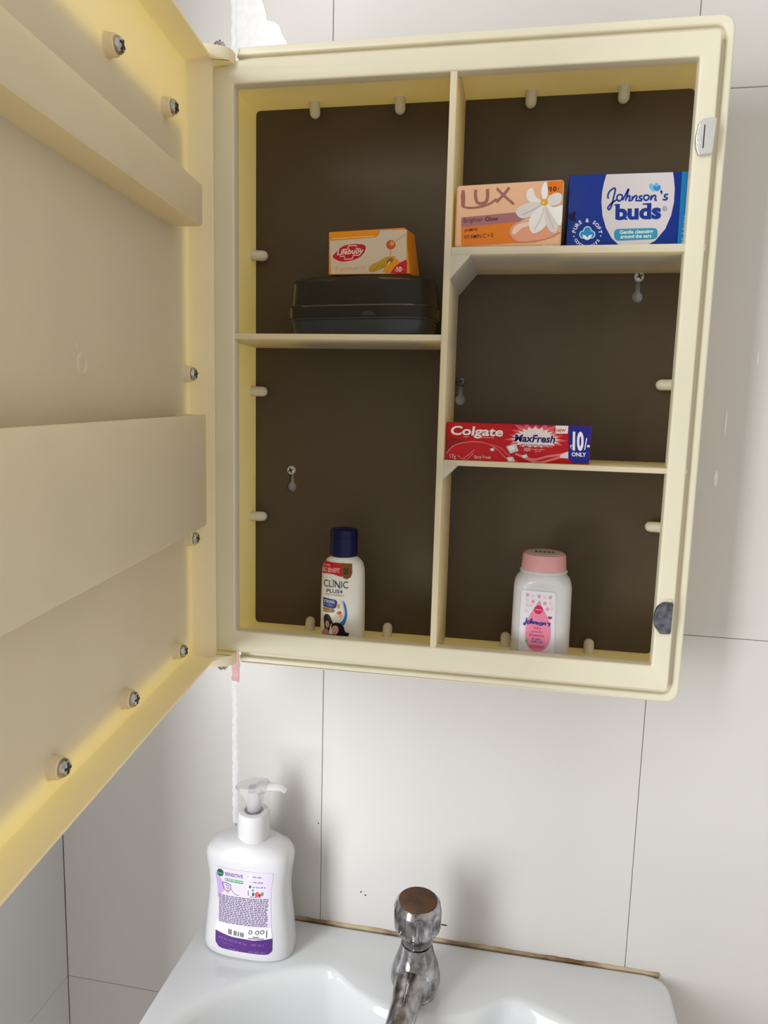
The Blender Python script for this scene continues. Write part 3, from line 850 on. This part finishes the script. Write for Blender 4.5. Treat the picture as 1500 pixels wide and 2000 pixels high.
o = P.strokes('script_lettering', [[(962, 198), (959, 178), (973, 150), (1003, 136), (994, 190), (982, 238), (968, 262), (960, 250), (982, 224), (1012, 204)],
    [(1040, 172), (1020, 176), (1014, 196), (1026, 210), (1044, 198), (1046, 178), (1040, 172)],
    [(1048, 206), (1066, 172), (1084, 138), (1080, 160), (1066, 208)], [(1066, 202), (1082, 180), (1094, 182), (1088, 206), (1100, 206)],
    [(1110, 180), (1104, 208)], [(1106, 202), (1124, 178), (1136, 182), (1130, 204), (1142, 206)],
    [(1170, 178), (1154, 180), (1152, 190), (1166, 197), (1160, 206), (1142, 204)],
    [(1198, 172), (1182, 176), (1178, 192), (1190, 204), (1206, 194), (1208, 178), (1198, 172)],
    [(1224, 172), (1218, 204)], [(1220, 198), (1238, 174), (1250, 178), (1246, 200), (1258, 200)],
    [(1326, 166), (1308, 168), (1304, 180), (1320, 187), (1312, 198), (1292, 196)]], 10, NV, 3)
P.ellipse('apostrophe', 1284, 150, 7, 9, NV, 3)
P.strokes('apostrophe_tail', [[(1290, 150), (1284, 166)]], 6, NV, 3, False)
P.poly('heart', [(1238, 150), (1214, 132), (1210, 112), (1222, 102), (1238, 112), (1250, 98), (1266, 104), (1264, 126)], (104, 176, 214), 2, True)
P.poly('heart', [(1258, 148), (1240, 138), (1236, 122), (1248, 116), (1258, 124), (1268, 112), (1280, 120), (1276, 136)], (44, 132, 196), 3, True)
P.text('product_lettering', 'buds', (1006, 318), (1284, 306), 84, NV, 3, 0.045)
P.strokes('letter_serif', [[(1000, 234), (1032, 233)], [(1062, 316), (1080, 315)], [(1122, 258), (1140, 257)], [(1172, 226), (1200, 224)], [(1190, 310), (1222, 308)]], 9, NV, 3, False)
P.ellipse('trade_mark', 1306, 250, 13, 14, NV, 3)
P.ellipse('trade_mark_field', 1306, 250, 10, 11, (206, 200, 204), 4)
P.text('lettering', 'R', (1300, 257), (1312, 257), 14, NV, 5)
P.poly('teal_pill', rounded([(998, 376), (1264, 364), (1264, 430), (1002, 446)], 30, 6), (50, 140, 172), 3)
P.text('lettering', 'Gentle cleansing', (1034, 404), (1236, 394), 20, (226, 232, 236), 4, 0.02)
P.text('lettering', 'around the ears', (1038, 430), (1226, 421), 20, (226, 232, 236), 4, 0.02)
P.ring_text('ring_lettering', 'PURE & SOFT', (836, 408), 70, -80, 80, 21, (216, 220, 232), 2, False, 0.03)
P.ring_text('ring_lettering', 'COTTON TIPS', (836, 406), 86, 240, 120, 17, (216, 220, 232), 2, True, 0.03)
P.ellipse('ring_dot', 756, 424, 4, 4, (216, 220, 232), 2)
P.ellipse('ring_dot', 918, 418, 4, 4, (216, 220, 232), 2)
for (x, y, rr) in ((838, 388, 26), (812, 412, 24), (862, 410, 24), (836, 420, 24)):
    P.ellipse('cotton_boll', x, y, rr, rr, (190, 216, 234), 2)
for (x, y, rr) in ((838, 389, 21), (813, 412, 19), (861, 410, 19), (836, 418, 18)):
    P.ellipse('cotton_boll', x, y, rr, rr, (36, 136, 190), 3)
P.poly('cotton_leaf', [(836, 442), (812, 430), (808, 412), (828, 418), (838, 430), (848, 416), (866, 410), (860, 430)], (226, 234, 240), 4)
P.poly('side_flap_mark', [(712, 300), (742, 288), (752, 276), (768, 280), (756, 300), (768, 330), (744, 334), (724, 318)], (8, 14, 50), 2)
V90 = Print(cb_, [(0, 0), (100, 0), (100, 100), (0, 100)], (0.0460, 0.0060), flat((0.3042, -0.0670, SR1), (0, 0, 1), (-1, 0, 0), (0, -1, 0)))
V90.text('unit_lettering', '75 Units', (2, 50), (42, 50), 28, (150, 200, 226), 3, 0.01)

# ---- smoky soap dish
sd = empty('soap_dish', (0.0868, -0.0415, SL), 'dark smoky soap dish with clear lid on the left shelf', 'soap dish')
CX, CY = 0.0868, -0.0415
def ring_sd(a, b, z, n=3.8): return superring(CX, CY, z, a, b, n, 64, radians(-7))
A0, B0 = 0.0545, 0.0270
obj('dish_base', loft([ring_sd(A0 - 0.006, B0 - 0.006, SL), ring_sd(A0 - 0.003, B0 - 0.003, SL + 0.0012), ring_sd(A0 - 0.0012, B0 - 0.0012, SL + 0.0110), ring_sd(A0, B0, SL + 0.0118), ring_sd(A0, B0, SL + 0.0128),
                       ring_sd(A0 - 0.003, B0 - 0.003, SL + 0.0128), ring_sd(A0 - 0.005, B0 - 0.005, SL + 0.0040)]), MT['slate'], sd)
def lidtop(s, z):
    return ring_sd((A0 - 0.0022) * s, (B0 - 0.0022) * s, z)
zl = SL + 0.0130
lid_o = [ring_sd(A0 + 0.0006, B0 + 0.0006, zl), ring_sd(A0 + 0.0006, B0 + 0.0006, zl + 0.0080), ring_sd(A0 - 0.0010, B0 - 0.0010, zl + 0.0092), ring_sd(A0 - 0.0018, B0 - 0.0018, zl + 0.0255), ring_sd(A0 - 0.0030, B0 - 0.0030, zl + 0.0272),
         lidtop(0.90, zl + 0.0282), lidtop(0.6, zl + 0.0294), lidtop(0.25, zl + 0.0298)]
w = 0.0016
lid_i = [lidtop(0.25, zl + 0.0298 - w), lidtop(0.6, zl + 0.0294 - w), lidtop(0.88, zl + 0.0282 - w), ring_sd(A0 - 0.0036, B0 - 0.0036, zl + 0.0250), ring_sd(A0 - 0.0026, B0 - 0.0026, zl + 0.0086), ring_sd(A0 - 0.0010, B0 - 0.0010, zl + 0.0076), ring_sd(A0 - 0.0010, B0 - 0.0010, zl)]
bm = bmesh.new(); rings = [[bm.verts.new(p) for p in s] for s in lid_o + lid_i]
n_ = len(rings[0])
for a, b in zip(rings, rings[1:] + rings[:1]):
    if a is rings[len(lid_o) - 1]: continue
    for k in range(n_): bm.faces.new((a[k], a[(k + 1) % n_], b[(k + 1) % n_], b[k]))
bm.faces.new(rings[len(lid_o) - 1]); bm.faces.new(rings[len(lid_o)])
obj('lid', bm, MT['smoke'], sd)['label'] = 'smoky see-through lid'
obj('soap_remnant', lathe([(0.004, 0), (0.0055, 0.002), (0.0040, 0.0045), (0, 0.0055)], 16, (0.094, -0.060, SL + 0.0128)), MT['soapbar'], sd)

# ---- turmeric soap carton standing on the lid
LZ = SL + 0.0130 + 0.0298 + 0.0002
lc = empty('soap_carton', (0.094, -0.058, LZ), 'orange and white turmeric soap carton standing on the dark soap dish', 'soap')
ZA, ZB = LZ, LZ + 0.0300
X0, X1 = 0.0640, 0.1212
bm = bmesh.new()
vv = [bm.verts.new(p) for p in ((X0, -0.0600, ZA), (X1 + 0.0020, -0.0600, ZA), (X1 + 0.0060, -0.0400, ZA), (X0 + 0.002, -0.0400, ZA),
                                (X0 - 0.0002, -0.0600, ZB - 0.0008), (X1 - 0.0030, -0.0600, ZB + 0.0012), (X1 + 0.0010, -0.0400, ZB + 0.0012), (X0 + 0.002, -0.0400, ZB - 0.0008))]
for f in ((0, 1, 5, 4), (1, 2, 6, 5), (2, 3, 7, 6), (3, 0, 4, 7), (4, 5, 6, 7), (3, 2, 1, 0)): bm.faces.new([vv[i] for i in f])
bmesh.ops.bevel(bm, geom=list(bm.edges), offset=0.0005, segments=1, affect='EDGES')
obj('carton', bm, ink((226, 140, 24)), lc)
P = Print(lc, [(97, 212), (1238, 125), (1268, 848), (88, 828)], (0.0590, 0.0300), flat((X0, -0.0600, ZA), (1, 0, 0), (0, 0, 1), (0, -1, 0)))
P.poly('white_front', [(104, 350), (680, 282), (740, 250), (772, 170), (1165, 134), (1190, 600), (1205, 848), (122, 828)], (206, 190, 170), 1)
P.strokes('fine_print', [[(135, 320), (355, 298)], [(375, 292), (680, 262)]], 16, (236, 190, 110), 2, False)
P.poly('logo_oval', [(142, 570), (190, 500), (270, 420), (400, 385), (530, 388), (572, 420), (560, 490), (500, 570), (400, 620), (270, 640), (200, 620)], (184, 18, 34), 2, True)
P.strokes('logo_cross', [[(232, 565), (290, 562), (292, 606), (395, 600), (410, 545), (490, 546)], [(262, 468), (330, 460), (345, 412), (450, 404), (440, 455), (505, 448)]], 16, (236, 190, 180), 3, False)
P.text('brand_lettering', 'Lifebuoy', (196, 546), (546, 512), 72, (240, 214, 208), 4, 0.02, 0.2)
P.text('lettering', 'Turmeric', (155, 786), (582, 756), 66, (214, 164, 104), 2, 0.01)
P.poly('turmeric_root', [(630, 790), (650, 700), (760, 640), (850, 580), (950, 560), (1010, 570), (960, 680), (840, 740), (720, 800)], (186, 148, 34), 2, True)
P.poly('honey_slice', [(840, 780), (900, 650), (980, 580), (1060, 620), (1085, 680), (1020, 740), (960, 826), (860, 810)], (224, 146, 26), 3, True)
P.poly('honey_shine', [(880, 640), (930, 590), (985, 600), (960, 660), (910, 690)], (150, 92, 40), 4, True)
P.poly('honey_glint', [(900, 676), (930, 640), (945, 650), (920, 690)], (238, 206, 140), 5, True)
P.strokes('root_line', [[(680, 790), (760, 720), (850, 690)], [(800, 760), (860, 700)]], 8, (150, 112, 30), 4)
P.strokes('honey_stick', [[(1000, 320), (1160, 200)]], 22, (214, 160, 110), 2, False)
P.ellipse('honey_dipper', 935, 380, 70, 72, (186, 84, 26), 3)
P.ellipse('honey_dipper_shine', 950, 360, 34, 36, (222, 150, 74), 4)
P.strokes('honey_drip', [[(935, 450), (936, 500), (934, 560)]], 18, (206, 156, 90), 3)
P.poly('price_corner', [(950, 828), (1010, 730), (1090, 660), (1180, 612), (1200, 640), (1208, 846)], (196, 16, 40), 6)
P.text('price_lettering', '10', (1042, 806), (1124, 806), 74, (240, 214, 214), 7, 0.04)
P.text('price_lettering', '/-', (1132, 790), (1168, 788), 44, (232, 150, 160), 7, 0.01)
P.strokes('rupee_sign', [[(1010, 770), (1030, 770)], [(1010, 782), (1030, 782)], [(1014, 770), (1024, 776), (1012, 788), (1028, 806)]], 5, (232, 160, 168), 7, False)

# ---- shampoo bottle
FZ = IZ0
SBX, SBY = 0.0748, -0.0420
shp = empty('shampoo_bottle', (SBX, SBY, FZ), 'small white shampoo bottle with dark blue cap at the bottom left', 'shampoo')
SA = [(0.0150, 0.0), (0.0172, 0.0015), (0.0174, 0.004), (0.0172, 0.030), (0.0166, 0.0560), (0.0162, 0.0610), (0.0150, 0.0650), (0.0128, 0.0680), (0.0104, 0.0696), (0.0096, 0.0705)]
def sh_ab(h):
    for (a0, h0), (a1, h1) in zip(SA, SA[1:]):
        if h0 <= h <= h1:
            a = a0 + (a1 - a0) * (h - h0) / (h1 - h0); break
    else: a = SA[-1][0]
    return a, min(a, 0.0115 if a > 0.0115 else a)
obj('bottle', loft([superring(SBX, SBY, FZ + h, *sh_ab(h), 2.6 if h < 0.066 else 2.1, 56) for a, h in SA]), MT['warmwhite'], shp, 40)
cap = obj('cap', lathe([(0.0098, 0), (0.0106, 0.0006), (0.0106, 0.0192), (0.0100, 0.0206), (0.0088, 0.0212), (0, 0.0212)], 40, (SBX, SBY, FZ + 0.0703)), MT['navy'], shp)
obj('cap_seam', lathe([(0.0107, 0), (0.01085, 0.0003), (0.0107, 0.0006)], 40, (SBX, SBY, FZ + 0.0703 + 0.0150), closed=False), MT['navy'], cap)
def sh_surf(u, v, off):
    # u across the front from x = -0.0160, v up from the floor; turned a little to the left
    x = u - 0.0158; v = v + 0.0072; a, b = sh_ab(v)
    q = min(0.985, abs(x) / a)
    y = -b * (1 - q ** 2.6) ** (1 / 2.6)
    return Vector((SBX + x, SBY + y - 0.0001 - off, FZ + v))
# drawing units: eighth-pixel crop of the bottle front
P = Print(shp, [(262, 640), (900, 665), (915, 1925), (232, 1895)], (0.0318, 0.0620), sh_surf, 0.0010)
P.poly('red_flash', [(285, 682), (600, 705), (606, 912), (470, 872), (360, 862), (276, 878)], (196, 24, 40), 1)
P.blurred_line('lettering', (292, 750), (440, 756), 30, (236, 190, 190), 2)
P.text('lettering', 'BIG BENEFIT', (276, 842), (575, 848), 66, (240, 214, 210), 2, 0.004)
P.poly('price_shield', [(600, 702), (762, 712), (768, 850), (745, 915), (690, 942), (640, 930), (608, 890)], (122, 78, 30), 2)
P.text('price_lettering', '20', (632, 866), (712, 868), 88, (24, 16, 12), 3, 0.012)
P.text('price_lettering', '/', (728, 862), (742, 862), 50, (24, 16, 12), 3)
P.text('brand_lettering', 'CLINIC', (304, 1066), (712, 1084), 104, (40, 46, 74), 2, 0.0)
P.strokes('letter_accent', [[(462, 950), (500, 985), (540, 1040), (580, 1098)], [(452, 950), (440, 966)]], 8, (40, 46, 74), 2)
P.text('lettering', 'PLUS', (356, 1156), (572, 1164), 54, (52, 60, 96), 2, 0.015)
P.strokes('plus_sign', [[(580, 1138), (624, 1140)], [(602, 1112), (602, 1166)]], 16, (96, 108, 60), 2, False)
P.text('fine_print', 'HEALTH SHAMPOO', (336, 1196), (646, 1212), 24, (190, 150, 120), 2, 0.01)
P.poly('blue_panel', [(288, 1242), (510, 1268), (540, 1300), (520, 1390), (480, 1415), (288, 1388)], (28, 56, 128), 1)
P.text('lettering', 'STRONG', (308, 1318), (496, 1330), 46, (214, 222, 240), 2, 0.02)
P.text('lettering', '& LONG', (308, 1366), (460, 1376), 34, (150, 160, 220), 2, 0.01)
P.poly('gold_panel', [(288, 1400), (480, 1424), (500, 1450), (470, 1478), (288, 1470)], (150, 108, 40), 1)
P.blurred_line('fine_print', (300, 1450), (470, 1462), 22, (226, 196, 150), 2)
P.poly('blue_swoosh', [(632, 1280), (680, 1360), (702, 1480), (694, 1580), (650, 1682), (585, 1650), (630, 1600), (662, 1520), (664, 1420)], (36, 110, 184), 1, True)
P.strokes('swoosh_edge', [[(590, 1268), (640, 1360), (650, 1460), (620, 1560), (560, 1620)]], 12, (190, 204, 226), 1)
for (x, y, rx, ry, c) in ((560, 1370, 22, 40, (226, 160, 60)), (572, 1480, 40, 28, (214, 120, 40)), (592, 1530, 26, 32, (236, 176, 80)), (590, 1470, 12, 14, (190, 40, 30))):
    P.ellipse('oil_drop', x, y, rx, ry, c, 2)
P.ellipse('pearl', 505, 1580, 40, 56, (222, 226, 232), 2)
P.poly('hair_back', [(300, 1600), (320, 1530), (360, 1508), (410, 1530), (445, 1600), (470, 1660), (440, 1740), (420, 1860), (300, 1870), (318, 1740)], (44, 34, 38), 2, True)
P.poly('face', [(338, 1640), (352, 1620), (392, 1628), (404, 1690), (380, 1735), (350, 1726), (336, 1680)], (206, 160, 146), 3, True)
P.poly('shoulder', [(276, 1790), (330, 1750), (390, 1780), (400, 1870), (276, 1868)], (190, 140, 124), 3, True)
P.poly('white_top', [(404, 1830), (420, 1720), (446, 1662), (462, 1740), (450, 1830)], (238, 236, 240), 4, True)
P.poly('hair_front', [(440, 1700), (480, 1650), (560, 1640), (640, 1690), (680, 1790), (740, 1810), (730, 1860), (680, 1895), (560, 1895), (450, 1880), (380, 1870), (400, 1840), (470, 1840)], (22, 18, 22), 4, True)
P.poly('face', [(462, 1720), (490, 1690), (545, 1700), (566, 1760), (540, 1830), (490, 1840), (456, 1790)], (216, 168, 156), 5, True)
P.strokes('face_line', [[(484, 1742), (502, 1746)], [(526, 1752), (544, 1754)], [(496, 1806), (526, 1808)]], 6, (120, 60, 60), 6, False)

# ---- powder bottle
PBX, PBY = 0.2262, -0.0420
pw = empty('powder_bottle', (PBX, PBY, FZ), 'white baby powder bottle with pink cap and pink drop label', 'powder bottle')
PA = [(0.0180, 0.0), (0.0206, 0.0014), (0.0213, 0.0045), (0.0212, 0.030), (0.0209, 0.0570), (0.0203, 0.0608), (0.0190, 0.0640), (0.0171, 0.0664), (0.0161, 0.0674), (0.0158, 0.0684)]
def pw_ab(h):
    for (a0, h0), (a1, h1) in zip(PA, PA[1:]):
        if h0 <= h <= h1:
            a = a0 + (a1 - a0) * (h - h0) / (h1 - h0); break
    else: a = PA[-1][0]
    k = max(0.0, min(1.0, (h - 0.057) / 0.009))
    return a, a * (0.70 + 0.30 * k)
obj('bottle', loft([superring(PBX, PBY, FZ + h, *pw_ab(h), 3.0 if h < 0.058 else 2.5 if h < 0.062 else 2.2 if h < 0.065 else 2.0, 64) for a, h in PA]), MT['whitepl'], pw, 40)
obj('neck_flange', lathe([(0.0158, 0), (0.0172, 0.0006), (0.0174, 0.0013), (0.0165, 0.0022), (0.0150, 0.0024)], 44, (PBX, PBY, FZ + 0.0678)), MT['whitepl'], pw)
pcap = obj('cap', lathe([(0.0163, 0), (0.0163, 0.0004), (0.0156, 0.0100), (0.0150, 0.0116), (0.0138, 0.0122), (0, 0.0122)], 44, (PBX, PBY, FZ + 0.0698)), MT['pinkcap'], pw)
obj('cap_top_disc', lathe([(0.0134, 0), (0.0130, 0.0004), (0, 0.0004)], 40, (PBX, PBY, FZ + 0.0698 + 0.0121)), ink((200, 182, 170)), pcap)
for k in range(5):
    x = PBX - 0.006 + 0.003 * k
    obj('cap_print', box(x - 0.001, x + 0.001, PBY - 0.003, PBY + 0.003, FZ + 0.0698 + 0.01245, FZ + 0.0698 + 0.01262), ink((110, 104, 96)), pcap)
def pw_surf(u, v, off):
    x = u - 0.0205; v = v + 0.0070; a, b = pw_ab(v)
    q = min(0.985, abs(x) / a)
    y = -b * (1 - q ** 3.0) ** (1 / 3.0)
    return Vector((PBX + x, PBY + y - 0.0001 - off, FZ + v))
P = Print(pw, [(185, 690), (1150, 720), (1125, 1960), (140, 1890)], (0.0408, 0.0543), pw_surf, 0.0012)
P.poly('label_border', rounded([(290, 800), (880, 830), (880, 1880), (250, 1850)], 60, 5), (196, 206, 222), 1)
P.poly('label_field', rounded([(298, 810), (872, 840), (872, 1880), (258, 1850)], 58, 5), (226, 226, 236), 2)
random.seed(3)
for (x, y, k) in ((400, 885, 1), (490, 900, 0), (592, 900, 1), (685, 915, 0), (780, 915, 1), (398, 965, 0), (495, 985, 1), (692, 1015, 1), (790, 1010, 0), (392, 1050, 0), (455, 1052, 0), (736, 1105, 1), (806, 1100, 0), (380, 1140, 0)):
    P.ellipse('pink_motif', x, y, 32, 34, (226, 170, 196) if k else (232, 208, 222), 3, n=12)
    P.ellipse('pink_motif_eye', x, y, 12, 13, (206, 130, 166) if k else (226, 190, 210), 4, n=8)
P.poly('pink_drop', [(596, 970), (640, 1060), (720, 1200), (790, 1360), (806, 1540), (780, 1680), (700, 1790), (580, 1822), (470, 1790), (395, 1680), (372, 1540), (392, 1360), (450, 1200), (545, 1060)], (232, 140, 172), 5, True)
P.ellipse('red_roundel', 586, 1120, 74, 72, (206, 40, 90), 6)
P.strokes('roundel_print', [[(535, 1115), (638, 1125)]], 22, (236, 130, 160), 7, False)
P.poly('heart', [(785, 1276), (752, 1250), (756, 1226), (778, 1230), (790, 1240), (806, 1226), (820, 1246), (806, 1266)], (176, 40, 90), 6, True)
BL_ = (30, 56, 146)
P.strokes('script_lettering', [[(396, 1262), (388, 1300), (376, 1350), (360, 1380), (344, 1366), (362, 1340)], [(432, 1306), (404, 1320), (406, 1350), (430, 1352), (444, 1326), (432, 1306)],
    [(446, 1352), (478, 1268), (466, 1356)], [(466, 1346), (492, 1316), (502, 1330), (496, 1358)], [(520, 1318), (514, 1360)], [(516, 1350), (544, 1322), (556, 1336), (550, 1364)],
    [(596, 1328), (576, 1334), (586, 1352), (566, 1366)], [(636, 1330), (612, 1344), (616, 1372), (642, 1372), (652, 1346), (636, 1330)], [(672, 1330), (664, 1376)], [(668, 1366), (696, 1336), (712, 1348), (704, 1378)],
    [(752, 1326), (746, 1346)], [(798, 1344), (770, 1348), (784, 1368), (760, 1386)]], 22, BL_, 7)
RD = (200, 60, 110)
P.text('lettering', 'baby', (520, 1440), (640, 1450), 44, RD, 7, 0.01)
P.text('lettering', 'powder', (480, 1496), (676, 1512), 40, RD, 7, 0.01)
P.text('lettering', 'blossoms', (442, 1556), (694, 1576), 44, RD, 7, 0.02)
P.blurred_line('lettering', (494, 1622), (640, 1636), 34, BL_, 7)
P.blurred_line('lettering', (474, 1664), (660, 1680), 36, BL_, 7)
P.strokes('fine_print', [[(430, 1718), (700, 1738)], [(446, 1748), (690, 1762)]], 16, (214, 84, 126), 7, False)
P.poly('green_leaf', [(375, 1650), (395, 1600), (425, 1630), (405, 1680)], (96, 186, 130), 7, True)
P.blurred_line('lettering', (510, 1880), (596, 1884), 34, (60, 70, 90), 4)

# ================================================================== SOAP DISPENSER
DX, DY = -0.0015, -0.0405
dis = empty('soap_dispenser', (DX, DY, ZS), 'white pump soap dispenser with lilac label on the basin corner', 'soap dispenser')
DA = [(0.0345, 0.0155, 0.0), (0.0384, 0.0195, 0.0016), (0.0392, 0.0205, 0.0050), (0.0388, 0.0205, 0.0140), (0.0372, 0.0198, 0.030), (0.0352, 0.0192, 0.048), (0.0346, 0.0190, 0.060), (0.0352, 0.0192, 0.070), (0.0368, 0.0200, 0.080), (0.0374, 0.0205, 0.0865),
      (0.0366, 0.0203, 0.0905), (0.0340, 0.0192, 0.0945), (0.0290, 0.0175, 0.0980), (0.0220, 0.0155, 0.1003), (0.0150, 0.0135, 0.1016), (0.0118, 0.0118, 0.1025)]
def d_ab(h):
    for (a0, b0, h0), (a1, b1, h1) in zip(DA, DA[1:]):
        if h0 <= h <= h1:
            t = (h - h0) / (h1 - h0); return a0 + (a1 - a0) * t, b0 + (b1 - b0) * t
    return DA[-1][:2]
hs = [0.0, 0.0016, 0.005] + [0.009 + 0.003 * k for k in range(27)] + [0.0905, 0.0925, 0.0945, 0.0965, 0.0980, 0.0993, 0.1003, 0.1016, 0.1025]
obj('bottle', loft([superring(DX, DY, ZS + h, *d_ab(h), 2.7 if h < 0.096 else 2.2, 72) for h in hs]), MT['whitepl'], dis, 50)
col = [(0.0132, 0), (0.0134, 0.001), (0.0132, 0.0185), (0.0130, 0.0205), (0.0124, 0.0222), (0.0112, 0.0228), (0.0080, 0.0228), (0.0076, 0.0200)]
obj('collar', lathe(col, 40, (DX + 0.0028, DY, ZS + 0.1015)), MT['collar'], dis)
PX = DX + 0.0028
pump = obj('pump_head', loft([[(PX + cx_ + a * cos(2 * pi * k / 28), DY + b * sin(2 * pi * k / 28), ZS + z + sl * a * cos(2 * pi * k / 28)) for k in range(28)] for (cx_, a, b, z, sl) in
      ((0.0, 0.0058, 0.0058, 0.1215, 0), (0.0, 0.0062, 0.0062, 0.1290, 0), (-0.0005, 0.0082, 0.0075, 0.1360, 0.05), (-0.0012, 0.0118, 0.0098, 0.1420, 0.10), (-0.0015, 0.0146, 0.0108, 0.1460, 0.16), (-0.0010, 0.0140, 0.0100, 0.1475, 0.16), (0.0, 0.0090, 0.0060, 0.1482, 0.12))]), MT['pump'], dis)
nz = [(PX + 0.004, DY, ZS + 0.1445), (PX + 0.012, DY, ZS + 0.1462), (PX + 0.019, DY, ZS + 0.1468), (PX + 0.0245, DY, ZS + 0.1462), (PX + 0.0275, DY, ZS + 0.1440)]
obj('nozzle', tube(nz, [0.0056, 0.0046, 0.0036, 0.0030, 0.0027], 18, 0.8), MT['pump'], pump)
obj('stem', lathe([(0.0044, 0), (0.0044, 0.022)], 20, (PX, DY, ZS + 0.1200)), MT['pump'], dis)
def d_surf(u, v, off):
    x = u - 0.0246; h = v + 0.0085; a, b = d_ab(h)
    q = min(0.985, abs(x) / a)
    y = -b * (1 - q ** 2.7) ** (1 / 2.7)
    return Vector((DX + x, DY + y - 0.0001 - off, ZS + h))
P = Print(dis, [(205, 185), (1110, 300), (1140, 1600), (205, 1500)], (0.0505, 0.0735), d_surf, 0.0018)
P.poly('label', [(225, 190), (500, 205), (850, 245), (1060, 292), (1104, 320), (1106, 400), (1082, 560), (1078, 760), (1104, 1160), (1125, 1335), (1140, 1440), (1130, 1540), (1080, 1580), (850, 1592), (600, 1570), (400, 1530), (270, 1488), (215, 1420), (205, 1340), (205, 1225), (225, 1050), (245, 800), (238, 560), (210, 320), (206, 215)], (214, 204, 226), 1)
P.poly('label_tint', [(210, 300), (330, 430), (360, 560), (300, 640), (245, 700), (236, 520)], (188, 160, 210), 2, True)
P.poly('white_band', [(225, 1052), (500, 1110), (800, 1150), (1104, 1162), (1122, 1335), (850, 1345), (500, 1300), (205, 1222)], (232, 230, 234), 2)
P.poly('purple_band', [(205, 1225), (500, 1302), (850, 1347), (1124, 1332), (1140, 1440), (1130, 1540), (1080, 1580), (850, 1592), (600, 1570), (400, 1530), (270, 1488), (215, 1420)], (86, 48, 124), 3)
P.ellipse('green_roundel', 298, 296, 58, 62, (22, 92, 60), 3)
P.text('brand_lettering', 'Dettol', (258, 310), (340, 322), 24, (170, 214, 180), 4, 0.01, 0.1)
P.text('lettering', 'SENSITIVE', (376, 330), (666, 368), 54, (92, 48, 124), 3, 0.012)
P.poly('green_strip', [(372, 372), (668, 410), (666, 462), (376, 418)], (92, 160, 110), 3)
P.blurred_line('fine_print', (384, 404), (658, 440), 24, (226, 240, 230), 4)
P.strokes('shield_outline', [[(326, 452), (390, 448), (470, 480), (468, 540), (420, 600), (360, 555), (326, 452)], [(380, 480), (440, 500), (430, 545), (390, 525)]], 13, (120, 96, 150), 3, False)
P.poly('orange_patch', [(395, 560), (440, 570), (430, 610), (400, 602)], (222, 132, 84), 4)
P.strokes('hand_outline', [[(470, 540), (510, 595), (560, 635), (600, 640)]], 12, (130, 130, 160), 3)
P.poly('hand_shape', [(480, 530), (520, 535), (580, 600), (560, 628), (510, 590)], (232, 230, 240), 2)
for k, y in enumerate((345, 432, 510)):
    P.ellipse('icon_dot', 770, y - 4, 34, 36, (240, 240, 244), 3)
    P.blurred_line('fine_print', (820, y + 8), (950 + 25 * k, y + 26), 26, (80, 100, 140), 3)
P.ellipse('icon_dot', 774, 500, 22, 26, (40, 120, 116), 4)
P.strokes('icon_line', [[(760, 436), (772, 414), (788, 440)], [(744, 560), (750, 640)], [(735, 340), (760, 326)]], 10, (60, 110, 110), 4, False)
for (x, y, rx, ry, c) in ((820, 618, 18, 30, (40, 100, 70)), (880, 622, 34, 40, (206, 90, 90)), (920, 640, 16, 24, (150, 40, 50)), (955, 622, 22, 34, (120, 150, 80)), (816, 556, 12, 16, (60, 110, 90))):
    P.ellipse('ingredient_picture', x, y, rx, ry, c, 4, n=14)
P.blurred_line('fine_print', (778, 664), (940, 680), 16, (80, 80, 110), 4)
# dense small print: rows of short words
random.seed(11)
rows = []
for r_ in range(16):
    y = 650 + r_ * 28.5
    x = 270
    while x < 1030:
        L = random.uniform(18, 60)
        x2 = min(x + L, 1045)
        rows.append([(x, y + (x - 270) * 0.085 - r_ * 0.9), (x2, y + (x2 - 270) * 0.085 - r_ * 0.9)])
        x = x2 + random.uniform(7, 14)
P.strokes('small_print_block', rows, 17, (110, 104, 126), 3, False)
P.strokes('barcode', [[(440 + 13 * k, 1175 + 3 * k), (440 + 13 * k, 1262 + 2 * k)] for k in range(20) if k not in (5, 6, 11, 14)], 8, (70, 70, 76), 4, False)
for (x, y) in ((795, 1215), (900, 1222), (975, 1215)):
    P.ellipse('care_mark', x, y, 34, 34, (96, 96, 104), 4, n=14)
    P.ellipse('care_mark_field', x, y, 20, 20, (214, 214, 220), 5, n=12)
P.strokes('fine_print', [[(830, 1290), (930, 1296)], [(762, 1312), (1000, 1326)], [(1040, 1190), (1042, 1310)]], 16, (110, 110, 118), 4, False)
P.blurred_line('fine_print', (270, 1335), (740, 1425), 36, (140, 104, 176), 5)
P.blurred_line('fine_print', (310, 1400), (520, 1450), 30, (128, 90, 166), 5)
P.blurred_line('fine_print', (460, 1508), (620, 1536), 36, (140, 104, 176), 5)
P.blurred_line('fine_print', (815, 1430), (1010, 1440), 38, (140, 104, 176), 5)
P.blurred_line('fine_print', (770, 1548), (1056, 1556), 36, (140, 104, 176), 5)
